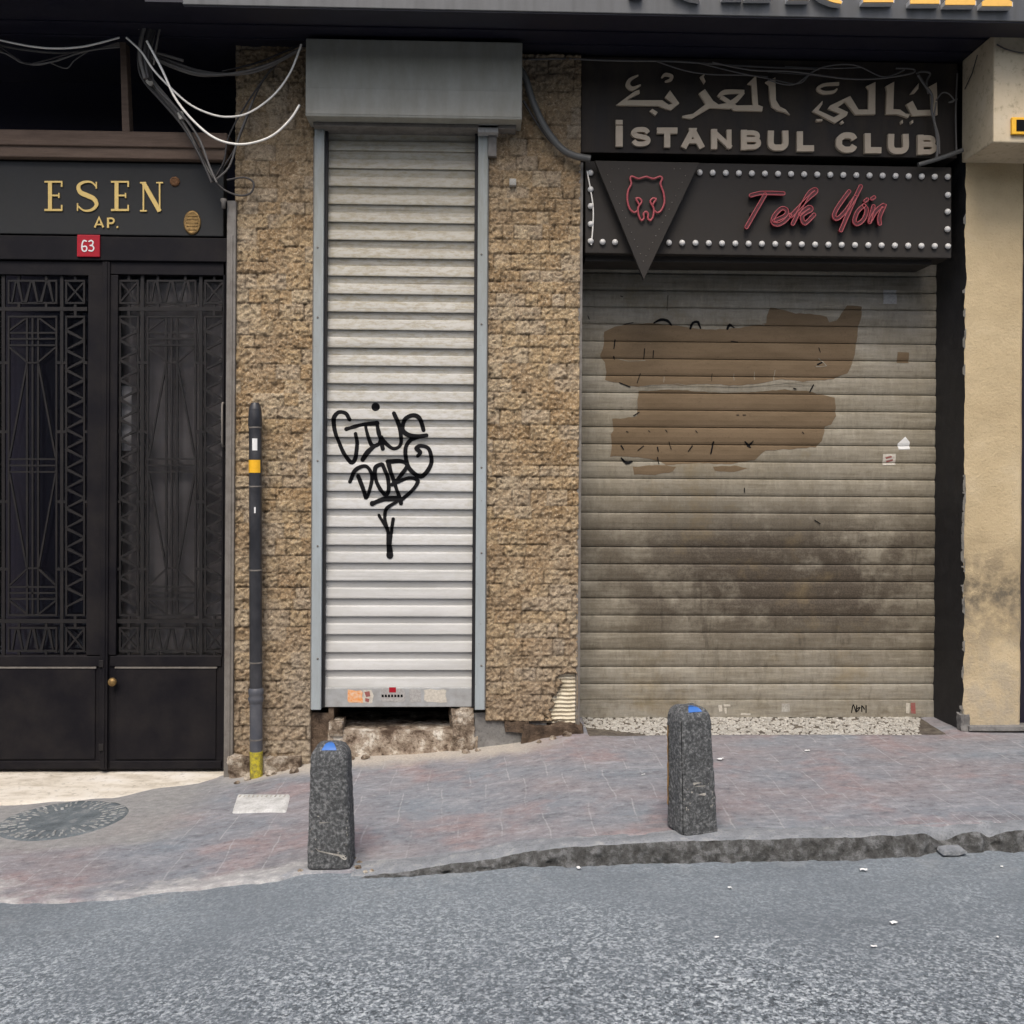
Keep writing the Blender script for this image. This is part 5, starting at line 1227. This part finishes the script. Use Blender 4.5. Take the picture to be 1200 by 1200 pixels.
# ------------------------------------------------------------------ covers in the pavement
cc = G(75, 962); mc = thing('drain_cover', 'round cover ringed with small radial cobbles in the pavement before the doorstep', 'drain cover', cc)
m = MB(); rr_ = np.linspace(0, .325, 20); aa = np.linspace(0, 2*math.pi, 97)
Rg, Ag = np.meshgrid(rr_, aa); Xg = cc.x+Rg*np.cos(Ag); Yg = cc.y+Rg*np.sin(Ag)*.95; Zg = z_pave(Xg, Yg)+.007+(fbm(Xg*20, Yg*20, 3, 4)-.5)*.008-.02*(Rg > .32)
m.grid(np.stack([Xg, Yg, Zg], -1), flip=True); m.build('disc', M['drain'], mc)
m = MB()
for r0_, cnt, ln_ in ((.20, 26, .06), (.245, 36, .055), (.285, 44, .05)):
    for k in range(cnt):
        a = 2*math.pi*(k+random.uniform(-.15, .15))/cnt; hw = math.pi*r0_/cnt*random.uniform(.15, .40); l2 = ln_/2*random.uniform(.4, 1.0); hz = random.uniform(.002, .005); a += random.uniform(-.05, .05)
        c_, s_ = math.cos(a), math.sin(a); vs = []
        for (sc, dz) in ((1, 0), (.75, hz)):
            for u, v in ((-1, -1), (1, -1), (1, 1), (-1, 1)):
                rr2 = r0_+u*l2*sc; tt2 = v*hw*sc; x = cc.x+c_*rr2-s_*tt2; y = cc.y+(s_*rr2+c_*tt2)*.95
                vs.append((x, y, float(z_pave(x, y))+.006+dz))
        m.add(vs, [(4, 5, 6, 7), (0, 1, 5, 4), (1, 2, 6, 5), (2, 3, 7, 6), (3, 0, 4, 7)])
o = m.build('cobbles', M['drain_stone'], mc); o['kind'] = 'stuff'
ca = G(305, 943); ac = thing('access_cover', 'small pale square access cover in the pavement below the downpipe', 'access cover', ca)
P = [G(270, 954), G(337, 953), G(342, 932), G(277, 931)]
def quad_grid(P, n, mm, lift):
    out = np.zeros((n, mm, 3))
    for i in range(n):
        for j in range(mm):
            s, t = i/(n-1), j/(mm-1)
            p = (P[0]*(1-t)+P[1]*t)*(1-s)+(P[3]*(1-t)+P[2]*t)*s; out[i, j] = (p.x, p.y, float(z_pave(p.x, p.y))+lift+(mnoise.noise(p*30))*.0015)
    return out
g = quad_grid(P, 16, 20, .010); g[0, :, 2] -= .02; g[-1, :, 2] -= .02; g[:, 0, 2] -= .02; g[:, -1, 2] -= .02
m = MB(); m.grid(g); m.build('lid', M['cover'], ac, recalc=False)
m = MB()
for j in range(11):
    t = .08+j*.08; p0 = (P[0]*(1-t)+P[1]*t); p3 = (P[3]*(1-t)+P[2]*t); a = p0*.22+p3*.78; b = p0*.12+p3*.88
    z = float(z_pave(a.x, a.y))+.011; m.box(a.x-.004, a.x+.004, a.y, b.y, z-.006, z+.0015)
m.build('ribs', M['pebble'], ac)

# ------------------------------------------------------------------ litter
def scrap(px, py, size, where, mat='paper'):
    c = G(px, py); m = MB(); n = 5; P = np.zeros((n, n, 3)); th = random.uniform(0, 3.1); asp = random.uniform(.45, .8)
    for i in range(n):
        for j in range(n):
            u, v = (i/(n-1)-.5)*size, (j/(n-1)-.5)*size*asp
            P[i, j] = (c.x+u*math.cos(th)-v*math.sin(th), c.y+u*math.sin(th)+v*math.cos(th), c.z+.006+random.uniform(0, size*.22))
    m.grid(P, flip=True, smooth=False)
    top(m.build('paper_scrap', M[mat], recalc=True), where[0], 'litter', where[1])
LP = ('tiny white scrap of litter lying on the pavement before the wide shutter', 'white scraps on the pavement')
LR = ('tiny white scrap of litter lying on the grey asphalt', 'white scraps on the asphalt')
for px, py, s in ((844, 891, .035), (934, 865, .03), (946, 881, .026), (754, 909, .02)): scrap(px, py, s, LP)
for px, py, s in ((855, 1042, .02), (1012, 1021, .03), (1047, 1083, .024), (1024, 1111, .02), (840, 1100, .016), (1174, 1017, .018), (678, 1019, .024), (1169, 1100, .013)): scrap(px, py, s, LR)
# loose rubble: broken bits by the left bollard and along the wall foot
def stones(spec, label, group):
    for px, py, s in spec:
        c = G(px, py); bm = bmesh.new(); bmesh.ops.create_icosphere(bm, subdivisions=2, radius=s)
        sd = random.uniform(0, 99)
        for v in bm.verts:
            v.co *= 1+mnoise.noise(v.co/s*1.3+Vector((sd, 0, 0)))*.55; v.co.z *= .65
        me = bpy.data.meshes.new('rubble_stone'); bm.to_mesh(me); bm.free(); me.materials.append(M['rubble'])
        o = bpy.data.objects.new('rubble_stone', me); COL.objects.link(o); o.location = c+Vector((0, 0, s*.3)); top(o, label, 'stone', group)
stones([(420, 1018, .016), (421, 1011, .012), (415, 1006, .009), (352, 1021, .012), (428, 1022, .010), (436, 1021, .009)], 'small pale lump of rubble at the foot of the left bollard', 'rubble by the left bollard')
stones([(318, 908, .03), (332, 903, .022), (345, 905, .028), (412, 890, .02), (428, 889, .025), (546, 882, .022), (560, 880, .016), (648, 866, .02), (664, 862, .026), (690, 856, .022), (700, 857, .016), (715, 856, .014), (632, 870, .016), (290, 914, .02), (278, 918, .016)], 'small lump of broken plaster along the foot of the walls', 'rubble along the wall foot')
# broken slab piece at the notch in the kerb
c = G(1112, 1003); m = MB(); m.prism([(1105, 1003), (1107, 998), (1116, 996.5), (1131, 996), (1135, 1000), (1122, 1003.5)], YK-.035, YK+.03); top(m.build('kerb_fragment', M['kerb_top'], recalc=True, bevel=.004), 'broken pale piece of concrete lying in the notch of the kerb', 'fragment')

# ------------------------------------------------------------------ camera, light
cam = bpy.data.cameras.new('camera'); co = bpy.data.objects.new('camera', cam); COL.objects.link(co)
cam.sensor_fit = 'HORIZONTAL'; cam.sensor_width = 36; cam.lens = 36*F/1200; cam.clip_end = 500; cam.clip_start = .05
cam.shift_y = (CY-600)/1200
from mathutils import Matrix
mw = Matrix((right, up, -fwd)).transposed().to_4x4(); mw.translation = CAM; co.matrix_world = mw
SC.camera = co
wd = bpy.data.worlds.new('World'); SC.world = wd; wd.use_nodes = True; nt = wd.node_tree
bg = nt.nodes['Background']; sky = nt.nodes.new('ShaderNodeTexSky'); sky.sky_type = 'NISHITA'; sky.sun_disc = False
EL, AZ = R(53), R(190)
sky.sun_elevation = EL; sky.sun_rotation = AZ; sky.air_density = 1; sky.dust_density = 4; sky.ozone_density = 1
nt.links.new(sky.outputs[0], bg.inputs[0]); bg.inputs[1].default_value = .12
sd = bpy.data.lights.new('sun', 'SUN'); sd.energy = 1.2; sd.angle = R(26); sd.color = (1, .95, .88)
so = bpy.data.objects.new('sun', sd); COL.objects.link(so)
d = Vector((math.sin(AZ)*math.cos(EL), math.cos(AZ)*math.cos(EL), math.sin(EL)))
so.rotation_euler = d.to_track_quat('Z', 'Y').to_euler()
SC.view_settings.view_transform = 'Standard'; SC.view_settings.look = 'None'; SC.view_settings.exposure = .75; SC.view_settings.gamma = 1
